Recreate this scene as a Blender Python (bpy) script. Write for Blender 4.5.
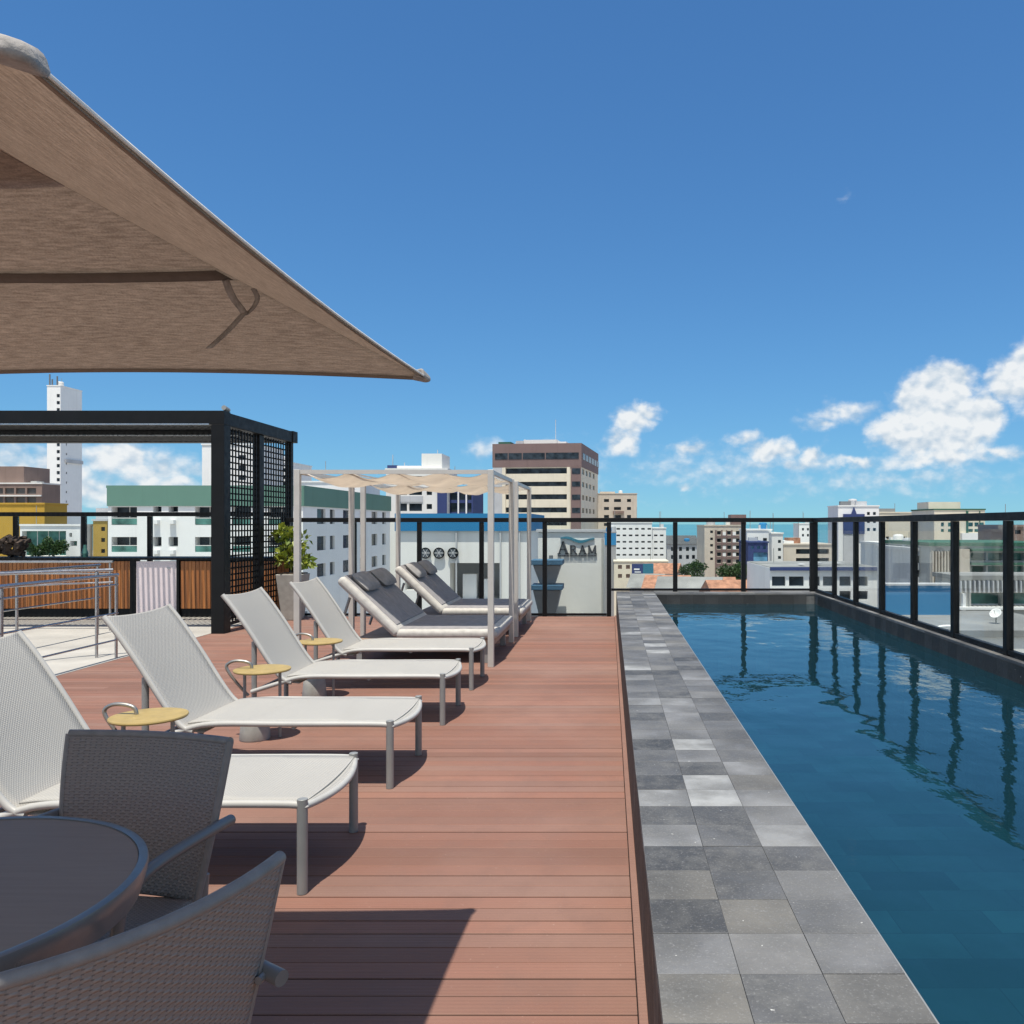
import bpy, bmesh, math, random
from mathutils import Vector, Matrix
random.seed(7)
R = math.radians
scene = bpy.context.scene
col = scene.collection
for o in list(bpy.data.objects): bpy.data.objects.remove(o)

# ------------------------------------------------------------------ camera
F, PX, PY, EYE = 835.0, 609.0, 524.0, 1.5
cd = bpy.data.cameras.new("camera"); cam = bpy.data.objects.new("camera", cd); col.objects.link(cam)
cam.location = (0, 0, EYE); cam.rotation_euler = (R(90), 0, 0)
cd.sensor_width = 36; cd.lens = F/1024*36
cd.shift_x = (512-PX)/1024; cd.shift_y = (PY-512)/1024
cd.clip_start = .05; cd.clip_end = 60000
scene.camera = cam
scene.view_settings.view_transform = 'Standard'; scene.view_settings.look = 'None'
scene.view_settings.exposure = .35; scene.view_settings.gamma = 1
scene.render.resolution_x = scene.render.resolution_y = 1024
def at(px, py, Y): return Vector(((px-PX)/F*Y, Y, EYE-(py-PY)/F*Y))
def X_(px, Y): return (px-PX)/F*Y
def Z_(py, Y): return EYE-(py-PY)/F*Y

# ------------------------------------------------------------------ sun and sky
LD = Vector((.03, .28, -1)).normalized()
sd = bpy.data.lights.new("sun", 'SUN'); sun = bpy.data.objects.new("sun", sd); col.objects.link(sun)
sun.rotation_euler = LD.to_track_quat('-Z', 'Y').to_euler(); sun.location = (0, -5, 30)
sd.energy = 4.6; sd.angle = R(.5); sd.color = (1, .945, .85)
W = bpy.data.worlds.new("World"); scene.world = W; W.use_nodes = True
SKY_TINT = (.35, .66, .96, 1)
def world():
    nt = W.node_tree; N = nt.nodes; L = nt.links
    bg = N['Background']; bg.inputs[1].default_value = SKY_S = .1
    sky = N.new('ShaderNodeTexSky'); sky.sky_type = 'NISHITA'; sky.sun_disc = False
    sky.sun_elevation = math.asin(-LD.z); sky.sun_rotation = math.atan2(-LD.x, -LD.y)
    sky.altitude = 0; sky.air_density = 1.3; sky.dust_density = 0; sky.ozone_density = 1
    # the sea-level horizon of the model is too white for this dry tropical noon: read it a little higher up, and balance its colour
    t0 = N.new('ShaderNodeTexCoord'); lift = N.new('ShaderNodeVectorMath'); lift.operation = 'MULTIPLY_ADD'; L.new(t0.outputs['Generated'], lift.inputs[0])
    lift.inputs[1].default_value = (1, 1, .9); lift.inputs[2].default_value = (0, 0, .058); nrm = N.new('ShaderNodeVectorMath'); nrm.operation = 'NORMALIZE'
    L.new(lift.outputs[0], nrm.inputs[0]); L.new(nrm.outputs[0], sky.inputs[0])
    sat = N.new('ShaderNodeHueSaturation'); sat.inputs['Saturation'].default_value = 1.0; L.new(sky.outputs[0], sat.inputs['Color'])
    hs = N.new('ShaderNodeMix'); hs.data_type = 'RGBA'; hs.blend_type = 'MULTIPLY'; hs.inputs['Factor'].default_value = 1; hs.inputs['B'].default_value = SKY_TINT
    L.new(sat.outputs[0], hs.inputs['A'])
    def M(op, a, b=None, c=None):
        n = N.new('ShaderNodeMath'); n.operation = op
        for i, v in enumerate((a, b, c)):
            if v is None: continue
            if isinstance(v, (int, float)): n.inputs[i].default_value = v
            else: L.new(v, n.inputs[i])
        return n.outputs[0]
    def V(op, a, b):
        n = N.new('ShaderNodeVectorMath'); n.operation = op
        for i, v in enumerate((a, b)):
            if isinstance(v, tuple): n.inputs[i].default_value = v
            else: L.new(v, n.inputs[i])
        return n.outputs['Value'] if op == 'LENGTH' else n.outputs[0]
    tc = N.new('ShaderNodeTexCoord'); sx = N.new('ShaderNodeSeparateXYZ'); L.new(tc.outputs['Generated'], sx.inputs[0])
    az = M('ARCTAN2', sx.outputs[0], sx.outputs[1]); el = M('ARCSINE', sx.outputs[2])
    cb = N.new('ShaderNodeCombineXYZ'); L.new(az, cb.inputs[0]); L.new(el, cb.inputs[1]); P0 = cb.outputs[0]
    def noise(vec, sc, det, rough=.55):
        n = N.new('ShaderNodeTexNoise'); n.inputs['Scale'].default_value = sc; n.inputs['Detail'].default_value = det; n.noise_dimensions = '3D' if sc < 10 else '2D'
        n.inputs['Roughness'].default_value = rough; L.new(vec, n.inputs['Vector']); return n
    w = noise(V('MULTIPLY', P0, (1, 1.25, 1)), 26, 5)
    off = V('MULTIPLY', V('SUBTRACT', w.outputs['Color'], (.5, .5, .5)), (.034, .026, 0))
    P = V('ADD', P0, off)
    # cumulus as directions (azimuth, elevation) and angular radii
    cl = [(902,430,28,22,.95),(930,404,36,32,1),(950,392,26,26,1),(962,424,36,32,1),(930,440,48,20,.85),(984,418,16,26,.85),(940,456,54,12,.6),
          (1022,378,34,24,1),(1050,372,40,34,1),(1010,392,20,14,.7),(1060,400,40,20,.8),
          (632,420,18,14,.8),(622,440,18,16,.55),(645,412,16,8,.6),(690,450,24,8,.42),(742,440,16,10,.45),(770,450,26,11,.62),
          (808,456,12,8,.55),(842,413,34,11,.42),(818,424,24,9,.38),(850,462,34,6,.4),(800,463,90,8,.32),(690,488,12,7,.34),(484,448,18,11,.34),(930,460,60,10,.5),(1000,452,24,7,.42),
          (10,462,36,22,.5),(60,470,46,24,.5),(120,458,40,18,.75),(150,470,50,20,.5),(90,488,110,16,.5),(170,484,34,12,.5),(200,470,30,10,.35),(720,470,120,26,.24),(880,480,160,20,.22),(560,470,60,30,.2),
          (-60,450,60,40,.9),(-220,440,110,40,.9),(1220,410,90,50,.9),(1420,430,90,40,.8),
          (850,196,14,5,.10)]
    acc = None
    for (px, py, rx, ry, wt) in cl:
        d = Vector(((px-PX)/F, 1, -(py-PY)/F)).normalized()
        a, e = math.atan2(d.x, d.y), math.asin(d.z)
        k = math.cos(a)**2
        q = V('MULTIPLY', V('SUBTRACT', P, (a, e, 0)), (1/(rx/F*k*1.15), 1/(ry/F*math.cos(a)*1.15), 0))
        ln = V('LENGTH', q, (0, 0, 0))
        v = M('MULTIPLY', M('SUBTRACT', 1.25, ln), wt)
        acc = v if acc is None else M('MAXIMUM', acc, v)
    n1 = noise(V('MULTIPLY', P0, (1, 1.5, 1)), 42, 8, .6)
    def ramp(v, a, b, c, d):
        n = N.new('ShaderNodeMapRange'); L.new(v, n.inputs[0])
        for i, q in enumerate((a, b, c, d)): n.inputs[i+1].default_value = q
        return n.outputs[0]
    # unseen broken cloud, added overhead and behind the viewer as neutral fill light
    big = noise(tc.outputs['Generated'], 3.2, 5); fill_cover = M('MAXIMUM', ramp(sx.outputs[1], .05, -.3, 0, 1), ramp(sx.outputs[2], .62, .85, 0, 1))
    acc = M('MAXIMUM', acc, M('SUBTRACT', M('MULTIPLY', fill_cover, ramp(big.outputs['Fac'], .38, .58, .7, 1.85)), 1))
    def puff(vec, sc):
        n = N.new('ShaderNodeTexVoronoi'); n.voronoi_dimensions = '2D'; n.feature = 'SMOOTH_F1'; n.inputs['Scale'].default_value = sc; n.inputs['Smoothness'].default_value = .35; L.new(vec, n.inputs['Vector']); return n.outputs['Distance']
    PW = V('ADD', V('MULTIPLY', P0, (1, 1.15, 1)), V('MULTIPLY', V('SUBTRACT', w.outputs['Color'], (.5, .5, .5)), (.012, .012, 0)))
    def billow(vec): return M('SUBTRACT', .55, M('ADD', M('MULTIPLY', puff(vec, 40), .8), M('MULTIPLY', puff(vec, 95), .38)))
    bil = billow(PW)
    dens = M('ADD', acc, M('ADD', M('MULTIPLY', M('MULTIPLY', bil, ramp(acc, .1, .7, .15, 1)), .6), M('MULTIPLY', M('SUBTRACT', n1.outputs['Fac'], .5), .45)))
    mr = N.new('ShaderNodeMapRange'); mr.interpolation_type = 'SMOOTHSTEP'
    L.new(dens, mr.inputs[0]); mr.inputs[1].default_value = .05; mr.inputs[2].default_value = .62
    mr.inputs[4].default_value = .96
    # lumps: the density a little further up tells lit tops from shaded undersides
    n2 = noise(V('ADD', V('MULTIPLY', P0, (1, 1.5, 1)), (0, .012, 0)), 42, 4, .55)
    bil2 = billow(V('ADD', PW, (-.002, .009, 0)))
    lump = M('ADD', M('ADD', M('MULTIPLY', M('SUBTRACT', n1.outputs['Fac'], n2.outputs['Fac']), 1.0), M('MULTIPLY', M('SUBTRACT', bil, bil2), 1.1)), M('MULTIPLY', acc, .22))
    m2 = N.new('ShaderNodeMapRange'); L.new(lump, m2.inputs[0]); m2.inputs[1].default_value = -.42; m2.inputs[2].default_value = .34
    cc = N.new('ShaderNodeMix'); cc.data_type = 'RGBA'; L.new(m2.outputs[0], cc.inputs['Factor'])
    cc.inputs['A'].default_value = (4.0, 4.9, 5.8, 1); cc.inputs['B'].default_value = (6.9, 7.1, 7.2, 1)
    mx = N.new('ShaderNodeMix'); mx.data_type = 'RGBA'; L.new(mr.outputs[0], mx.inputs['Factor'])
    L.new(hs.outputs['Result'], mx.inputs['A']); L.new(cc.outputs['Result'], mx.inputs['B'])
    L.new(mx.outputs['Result'], bg.inputs[0])
world()

# ------------------------------------------------------------------ materials
class G:
    def __init__(s, name):
        s.m = bpy.data.materials.new(name); s.m.use_nodes = True
        s.nt = s.m.node_tree; s.N = s.nt.nodes; s.L = s.nt.links
        s.b = s.N['Principled BSDF']; s.out = s.N['Material Output']
    def put(s, i, v):
        if isinstance(v, (int, float)): i.default_value = v
        elif isinstance(v, tuple): i.default_value = (*v, 1) if len(v) == 3 and i.type == 'RGBA' else v
        else: s.L.new(v, i)
    def M(s, op, a, b=None):
        n = s.N.new('ShaderNodeMath'); n.operation = op; s.put(n.inputs[0], a)
        if b is not None: s.put(n.inputs[1], b)
        return n.outputs[0]
    def noise(s, sc, det=4, vec=None, rough=.55, stretch=None):
        n = s.N.new('ShaderNodeTexNoise'); n.inputs['Scale'].default_value = sc; n.inputs['Detail'].default_value = det
        n.inputs['Roughness'].default_value = rough
        v = vec or s.coord()
        if stretch:
            q = s.N.new('ShaderNodeVectorMath'); q.operation = 'MULTIPLY'; s.L.new(v, q.inputs[0]); q.inputs[1].default_value = stretch; v = q.outputs[0]
        s.L.new(v, n.inputs['Vector']); return n.outputs['Fac']
    def coord(s, kind='Object'):
        n = s.N.new('ShaderNodeTexCoord'); return n.outputs[kind]
    def mix(s, f, a, b, mode='MIX'):
        n = s.N.new('ShaderNodeMix'); n.data_type = 'RGBA'; n.blend_type = mode
        s.put(n.inputs['Factor'], f); s.put(n.inputs['A'], a); s.put(n.inputs['B'], b); return n.outputs['Result']
    def rng(s, v, a, b, c=0, d=1):
        n = s.N.new('ShaderNodeMapRange'); s.put(n.inputs[0], v)
        for i, q in enumerate((a, b, c, d)): n.inputs[i+1].default_value = q
        return n.outputs[0]
    def bump(s, h, strength=.3, dist=.01, normal=None):
        n = s.N.new('ShaderNodeBump'); n.inputs['Strength'].default_value = strength; n.inputs['Distance'].default_value = dist
        s.L.new(h, n.inputs['Height'])
        if normal: s.L.new(normal, n.inputs['Normal'])
        return n.outputs[0]
    def set(s, **k):
        for a, v in k.items(): s.put(s.b.inputs[a.replace('_', ' ')], v)
        return s.m
def sc(c, k): return tuple(min(1, x*k) for x in c)
def simple(name, c, rough=.5, metal=0, var=.12, scale=6, bump=0, bscale=60, det=5):
    g = G(name); f = g.rng(g.noise(scale, det), .3, .7)
    g.set(Base_Color=g.mix(f, sc(c, 1-var), sc(c, 1+var)), Roughness=g.rng(g.noise(scale*2.3, 4), .3, .7, max(.04, rough-.08), min(1, rough+.08)), Metallic=metal)
    if bump: g.set(Normal=g.bump(g.noise(bscale, 4), .4, bump))
    return g.m
def painted(name, c, dirt=.22, scale=.35):
    """render wall: broad weathering and vertical streaks of its own"""
    g = G(name); c1 = g.mix(g.rng(g.noise(scale, 6), .3, .75), c, sc(c, 1-dirt*.6))
    st = g.rng(g.noise(1.2, 5, stretch=(1, 1, .08)), .55, .8)
    c2 = g.mix(g.M('MULTIPLY', st, dirt*1.6), c1, sc((c[0], c[1]*.95, c[2]*.88), .55))
    return g.set(Base_Color=c2, Roughness=.8, Normal=g.bump(g.noise(9, 5), .15, .02))
m_white = painted('paint_white', (.82, .82, .80), .14); m_offw = painted('paint_offwhite', (.74, .73, .69), .18)
m_cream = painted('paint_cream', (.74, .67, .53)); m_grey = painted('paint_grey', (.50, .51, .52), .3)
m_dgrey = painted('paint_dark_grey', (.16, .17, .18), .3); m_brown = painted('paint_brown', (.20, .135, .125))
m_pink = painted('paint_pink_brown', (.25, .175, .145), .35); m_yellow = painted('paint_yellow', (.50, .30, .035))
m_ochre = painted('paint_ochre', (.42, .28, .06)); m_green = painted('paint_green', (.115, .235, .185), .12)
m_navy = painted('paint_navy', (.03, .05, .16)); m_blue = painted('paint_blue', (.02, .20, .42), .15)
m_blueband = painted('paint_band_blue', (.01, .17, .36), .1)
m_conc = painted('concrete', (.42, .42, .40), .35); m_beige = painted('paint_beige', (.60, .53, .44), .3)
m_dkgreen = painted('paint_dark_green', (.03, .12, .075)); m_pool2 = painted('paint_pool_blue', (.05, .22, .42), .15)
m_terra = simple('roof_tile', (.34, .165, .10), .85, 0, .4, 1.3)
m_roofdk = simple('roof_dark', (.07, .075, .08), .8, 0, .2, 1)
m_roofflat = simple('roof_flat', (.23, .23, .22), .85, 0, .3, .3)
def glassy(name, c, rough=.12):
    g = G(name); f = g.rng(g.noise(.6, 2), .35, .65)
    return g.set(Base_Color=g.mix(f, sc(c, .5), sc(c, 1.6)), Roughness=rough, Specular_IOR_Level=.15)
m_win = glassy('window_glass', (.03, .04, .05)); m_wing = glassy('window_green_glass', (.07, .18, .155)); m_winb = glassy('window_blue_glass', (.10, .24, .36))
m_shade = simple('recess_dark', (.10, .095, .09), .8, 0, .3, 1)
m_black = simple('black_metal', (.006, .0065, .0075), .5, 0, .25, 5); m_black.node_tree.nodes['Principled BSDF'].inputs['Specular IOR Level'].default_value = .22
m_alu = simple('anodised_aluminium', (.34, .33, .30), .38, .75, .08, 8)
m_greytube = simple('grey_painted_tube', (.27, .275, .265), .42, .2, .08, 8)
m_steel = simple('stainless_steel', (.42, .42, .43), .28, .9, .1, 10)
m_cabpost = simple('cabana_frame_paint', (.50, .475, .435), .45, .1, .06, 8)
m_whitepost = simple('white_tube_paint', (.42, .41, .38), .45, 0, .06, 8)
m_wood = None
# deck boards: one tint per board, grain along the board
g = G('deck_boards'); gi = g.N.new('ShaderNodeNewGeometry'); rnd = gi.outputs['Random Per Island']
gr = g.noise(3, 6, stretch=(.6, 30, 30)); big = g.noise(.55, 4)
c = g.mix(g.rng(rnd, 0, 1), (.165, .083, .061), (.262, .119, .082)); c = g.mix(g.rng(g.M('FRACT', g.M('MULTIPLY', rnd, 7.3)), .6, 1, 0, .6), c, (.225, .145, .118))
c = g.mix(g.M('MULTIPLY', g.rng(gr, .3, .75), .45), c, (.18, .105, .075))
c = g.mix(g.M('MULTIPLY', g.rng(big, .42, .75), .5), c, (.32, .20, .155)); blot = g.noise(5, 6, rough=.65); c = g.mix(g.M('MULTIPLY', g.rng(blot, .48, .7), .4), c, (.17, .10, .078))
sp = g.rng(g.noise(60, 3), .68, .74); c = g.mix(g.M('MULTIPLY', sp, .35), c, (.4, .27, .22))
gro = g.N.new('ShaderNodeTexWave'); gro.bands_direction = 'Y'; gro.inputs['Scale'].default_value = 16; g.L.new(g.coord(), gro.inputs['Vector'])
m_deck = g.set(Base_Color=c, Specular_IOR_Level=.3, Roughness=g.rng(gr, .3, .7, .6, .8), Normal=g.bump(gro.outputs['Fac'], .25, .003, g.bump(gr, .25, .002)))
# pool coping stone: one tone per tile
def stone(name, lo, hi):
    g = G(name); gi = g.N.new('ShaderNodeNewGeometry'); r = gi.outputs['Random Per Island']
    rp = g.N.new('ShaderNodeValToRGB'); e = rp.color_ramp.elements; m = (lo+hi)/2
    e[0].position = 0; e[0].color = (lo*.98, lo, lo*1.03, 1); e[1].position = 1; e[1].color = (hi, hi*1.01, hi*.98, 1)
    for p, k, b in ((.3, m*.62, 1), (.62, m*.9, .99), (.66, m*.86, .84), (.72, m*.86, .84), (.76, m*1.0, 1), (.9, m*1.18, .98)): q = e.new(p); q.color = (k, k*(1 if b > .9 else .95), k*b, 1)
    g.L.new(r, rp.inputs[0]); off = g.N.new('ShaderNodeVectorMath'); off.operation = 'ADD'; g.L.new(g.coord(), off.inputs[0])
    cv = g.N.new('ShaderNodeCombineXYZ'); g.L.new(g.M('MULTIPLY', r, 90), cv.inputs[0]); g.L.new(cv.outputs[0], off.inputs[1]); P = off.outputs[0]
    n = g.noise(9, 8, P, .7); n2 = g.noise(4.5, 4, P); n3 = g.noise(2.0, 5)
    c = g.mix(g.M('MULTIPLY', g.rng(n2, .38, .62), .6), rp.outputs[0], (lo*.9, lo*.92, lo*.95))
    c = g.mix(g.M('MULTIPLY', g.rng(n, .45, .75), .5), c, (m*1.15, m*1.15, m*1.1))
    c = g.mix(g.M('MULTIPLY', g.rng(n3, .5, .72), .5), c, (lo*1.0, lo*.98, lo*.94))
    c = g.mix(g.M('MULTIPLY', g.rng(g.noise(160, 3, P), .58, .7), .3), c, (hi, hi, hi))
    c = g.mix(g.rng(g.noise(38, 2), .765, .785), c, (.5, .5, .47))
    return g.set(Base_Color=c, Roughness=g.rng(n, .3, .7, .5, .75), Specular_IOR_Level=.35, Normal=g.bump(g.noise(45, 6), .6, .005))
m_coping = stone('coping_stone', .045, .33); m_poolstone = stone('pool_wall_stone', .022, .07); m_poolbright = stone('pool_tile_brightened', .16, .34)  # under-water tiles: wall stone brightened to stand for sunlight that misses it
m_grout = simple('grout', (.12, .12, .115), .9, 0, .3, 10)
# pool floor: dark green stone seen through water
g = G('pool_floor_stone'); br = g.N.new('ShaderNodeTexBrick'); g.L.new(g.coord(), br.inputs['Vector'])
br.offset = .5; br.inputs['Scale'].default_value = 1; br.inputs['Brick Width'].default_value = .6; br.inputs['Row Height'].default_value = .3
br.inputs['Mortar Size'].default_value = .004; br.inputs['Color1'].default_value = (.05, .10, .10, 1); br.inputs['Color2'].default_value = (.24, .31, .29, 1); br.inputs['Mortar'].default_value = (.06, .1, .1, 1)
m_poolfloor = g.set(Base_Color=g.mix(g.rng(g.noise(1.1, 4), .4, .8), br.outputs['Color'], (.05, .08, .08)), Roughness=.7)
# water: tinted see-through body + fresnel mirror on a rippled surface
g = G('pool_water'); g.N.remove(g.b)
n1 = g.noise(1.5, 2, stretch=(1, .8, 1)); n2 = g.noise(7.0, 3, stretch=(1, .6, 1)); n3 = g.noise(.5, 2)
h = g.M('ADD', g.M('MULTIPLY', n1, 1.0), g.M('MULTIPLY', n2, g.rng(n3, .4, .65, .05, .34)))
nb = g.bump(h, 1.0, .014)
fr = g.N.new('ShaderNodeFresnel'); fr.inputs[0].default_value = 1.47; g.L.new(nb, fr.inputs['Normal'])
tr = g.N.new('ShaderNodeBsdfTransparent'); tr.inputs[0].default_value = (.20, .50, .62, 1)
gl = g.N.new('ShaderNodeBsdfGlossy'); gl.inputs['Roughness'].default_value = .015; gl.inputs[0].default_value = (.86, .95, 1, 1); g.L.new(nb, gl.inputs['Normal'])
df = g.N.new('ShaderNodeBsdfDiffuse'); df.inputs[0].default_value = (.010, .047, .066, 1); body = g.N.new('ShaderNodeMixShader'); body.inputs[0].default_value = .46; g.L.new(tr.outputs[0], body.inputs[1]); g.L.new(df.outputs[0], body.inputs[2])
mxs = g.N.new('ShaderNodeMixShader'); g.L.new(fr.outputs[0], mxs.inputs[0]); g.L.new(body.outputs[0], mxs.inputs[1]); g.L.new(gl.outputs[0], mxs.inputs[2]); g.L.new(mxs.outputs[0], g.out.inputs[0])
m_water = g.m
# railing glass
g = G('clear_glass'); g.N.remove(g.b)
fr = g.N.new('ShaderNodeFresnel'); fr.inputs[0].default_value = 1.45
tr = g.N.new('ShaderNodeBsdfTransparent'); tr.inputs[0].default_value = (.955, .98, .972, 1)
gl = g.N.new('ShaderNodeBsdfGlossy'); gl.inputs['Roughness'].default_value = .01
mxs = g.N.new('ShaderNodeMixShader'); g.L.new(g.M('MULTIPLY', fr.outputs[0], .2), mxs.inputs[0]); g.L.new(tr.outputs[0], mxs.inputs[1]); g.L.new(gl.outputs[0], mxs.inputs[2]); g.L.new(mxs.outputs[0], g.out.inputs[0])
m_glass = g.m
# woven straps (uv in metres)
def weave(name, c, gap, pitch, rough=.6, bump=.004, diag=False):
    g = G(name); uv = g.N.new('ShaderNodeUVMap'); sp = g.N.new('ShaderNodeSeparateXYZ'); g.L.new(uv.outputs[0], sp.inputs[0])
    k = math.pi/pitch; u, v = sp.outputs[0], sp.outputs[1]
    su = g.M('SINE', g.M('MULTIPLY', u, k)); sv = g.M('SINE', g.M('MULTIPLY', v, k*(.6 if diag else 1)))
    chk = g.M('MULTIPLY', su, sv); a = g.M('ABSOLUTE', su); b = g.M('ABSOLUTE', sv)
    hole = g.rng(g.M('MAXIMUM', a, b), .30, .62, 1, 0)
    edge = g.M('MINIMUM', a, b)
    c1 = g.mix(g.rng(chk, -.7, .7), sc(c, .86), sc(c, 1.06)); c1 = g.mix(hole, c1, gap)
    c1 = g.mix(g.M('MULTIPLY', g.rng(g.noise(3, 4), .4, .75), .14), c1, sc(c, .72))
    h = g.M('ADD', g.M('MULTIPLY', chk, .5), g.M('MULTIPLY', edge, .5))
    return g.set(Base_Color=c1, Roughness=rough, Normal=g.bump(h, .8, bump))
m_sling = weave('lounger_weave', (.405, .39, .355), (.235, .225, .20), .0082, .6, .002)
m_chair = weave('chair_weave', (.265, .225, .20), (.115, .10, .09), .0085, .6, .004, True)
m_chairtrim = simple('chair_trim', (.21, .19, .175), .5, 0, .12, 30, .002, 260)
m_chairtube = simple('chair_tube', (.20, .19, .18), .4, .3, .08, 12)
# umbrella cloth: lets a little sun through
g = G('parasol_cloth'); g.N.remove(g.b); uv = g.N.new('ShaderNodeUVMap')
ln = g.noise(1, 4, vec=uv.outputs[0], stretch=(20, 120, 1)); wv = g.noise(1, 3, vec=uv.outputs[0], stretch=(190, 190, 1)); br = g.noise(1, 4, vec=uv.outputs[0], stretch=(2, 8, 1))
cf = g.M('ADD', g.M('MULTIPLY', ln, .52), g.M('ADD', g.M('MULTIPLY', wv, .36), g.M('MULTIPLY', br, .12)))
c = g.mix(g.rng(cf, .40, .60), (.415, .355, .30), (.605, .525, .45))
nb = g.bump(ln, .35, .003)
d = g.N.new('ShaderNodeBsdfDiffuse'); t = g.N.new('ShaderNodeBsdfTranslucent'); g.L.new(c, d.inputs[0]); g.L.new(c, t.inputs[0]); g.L.new(nb, d.inputs['Normal']); g.L.new(nb, t.inputs['Normal'])
ms = g.N.new('ShaderNodeMixShader'); ms.inputs[0].default_value = .44; g.L.new(d.outputs[0], ms.inputs[1]); g.L.new(t.outputs[0], ms.inputs[2]); g.L.new(ms.outputs[0], g.out.inputs[0])
m_cloth = g.m
m_band = simple('parasol_band_shade', (.13, .105, .085), .9, 0, .1, 30)  # doubled seam; the shade of the overlap is put into this dark brown
def cloth2(name, c, tr, sc_=3):
    g = G(name); g.N.remove(g.b); cc = g.mix(g.rng(g.noise(sc_, 4), .3, .7), sc(c, .9), sc(c, 1.08))
    d = g.N.new('ShaderNodeBsdfDiffuse'); t = g.N.new('ShaderNodeBsdfTranslucent'); g.L.new(cc, d.inputs[0]); g.L.new(cc, t.inputs[0])
    ms = g.N.new('ShaderNodeMixShader'); ms.inputs[0].default_value = tr; g.L.new(d.outputs[0], ms.inputs[1]); g.L.new(t.outputs[0], ms.inputs[2]); g.L.new(ms.outputs[0], g.out.inputs[0]); return g.m
m_edge = cloth2('parasol_edge', (.34, .28, .23), .3)
m_canopy = cloth2('canopy_cloth', (.85, .79, .70), .52); m_pocket = simple('pocket_cloth', (.30, .28, .26), .9, 0, .25, 40, .003, 200)
m_hem = simple('hem_cloth_sunlit', (.80, .76, .70), .9, 0, .1, 50)  # hem near-white: sun on the canopy edge put into its colour
def fabric(name, c): return simple(name, c, .92, 0, .14, 14, .002, 300)
m_cushion = fabric('cushion_grey', (.25, .24, .24)); m_cushw = fabric('cushion_cream', (.46, .44, .40)); m_pillow = fabric('pillow_grey', (.27, .26, .25))
m_tablefr = simple('table_rim', (.26, .245, .225), .35, .4, .1, 9); m_gold = simple('ochre_tray', (.40, .29, .105), .45, .1, .12, 14)
g = G('table_top'); n = g.noise(1, 5, stretch=(4, 70, 4)); m_table = g.set(Base_Color=g.mix(g.rng(n, .3, .7), (.285, .205, .15), (.325, .236, .172)), Roughness=.55, Specular_IOR_Level=.16, Normal=g.bump(n, .08, .002))
m_base = simple('cement_base', (.36, .35, .32), .85, 0, .15, 12, .002, 90)
g = G('counter_wood'); gi = g.N.new('ShaderNodeNewGeometry'); n = g.noise(2, 6, stretch=(14, 14, .8))
c = g.mix(gi.outputs['Random Per Island'], (.28, .095, .022), (.56, .21, .055)); c = g.mix(g.M('MULTIPLY', g.rng(n, .35, .7), .6), c, (.2, .065, .018))
m_wood = g.set(Base_Color=c, Roughness=.45, Normal=g.bump(n, .2, .004))
m_teak = simple('pale_wood', (.36, .25, .17), .6, 0, .2, 9)
m_concfloor = simple('terrace_paving', (.40, .38, .34), .8, 0, .16, 1.6, .003, 70, 7)
m_panel = simple('white_panel', (.80, .69, .70), .4, 0, .04, 3)
def leafmat(name, a, b):
    g = G(name); gi = g.N.new('ShaderNodeNewGeometry'); c = g.mix(gi.outputs['Random Per Island'], a, b)
    g.set(Base_Color=c, Roughness=.5)
    t = g.N.new('ShaderNodeBsdfTranslucent'); g.L.new(c, t.inputs[0]); ms = g.N.new('ShaderNodeMixShader'); ms.inputs[0].default_value = .3
    g.L.new(g.b.outputs[0], ms.inputs[1]); g.L.new(t.outputs[0], ms.inputs[2]); g.L.new(ms.outputs[0], g.out.inputs[0]); return g.m
m_leaf = leafmat('leaf_dark', (.018, .05, .014), (.06, .115, .03)); m_leafy = leafmat('leaf_yellow_green', (.10, .17, .02), (.33, .36, .04)); m_bark = simple('bark', (.09, .065, .045), .9, 0, .3, 9)
m_slate = painted('paint_slate_blue', (.05, .13, .22)); m_dgrey2 = painted('paint_mid_grey', (.30, .30, .31)); m_roofdk2 = simple('charred_wood', (.06, .042, .032), .9, 0, .5, 12); m_teal = simple('emblem_teal', (.03, .17, .24), .5); m_ink = simple('sign_letters', (.05, .055, .065), .45); m_orange = simple('orange_paint', (.5, .16, .04), .6)
m_ground = simple('city_ground', (.33, .31, .28), .9, 0, .35, .03)
g = G('sea_water'); n = g.noise(.004, 5); m_sea = g.set(Base_Color=g.mix(g.rng(n, .35, .65), (.06, .21, .26), (.08, .25, .29)), Roughness=.45)
m_subdeck = simple('sub_deck_shade', (.03, .025, .022), .9); m_slab = simple('slab_concrete', (.3, .3, .29), .9)  # sub-deck near-black: shade in the board gaps put into the slab's colour

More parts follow.
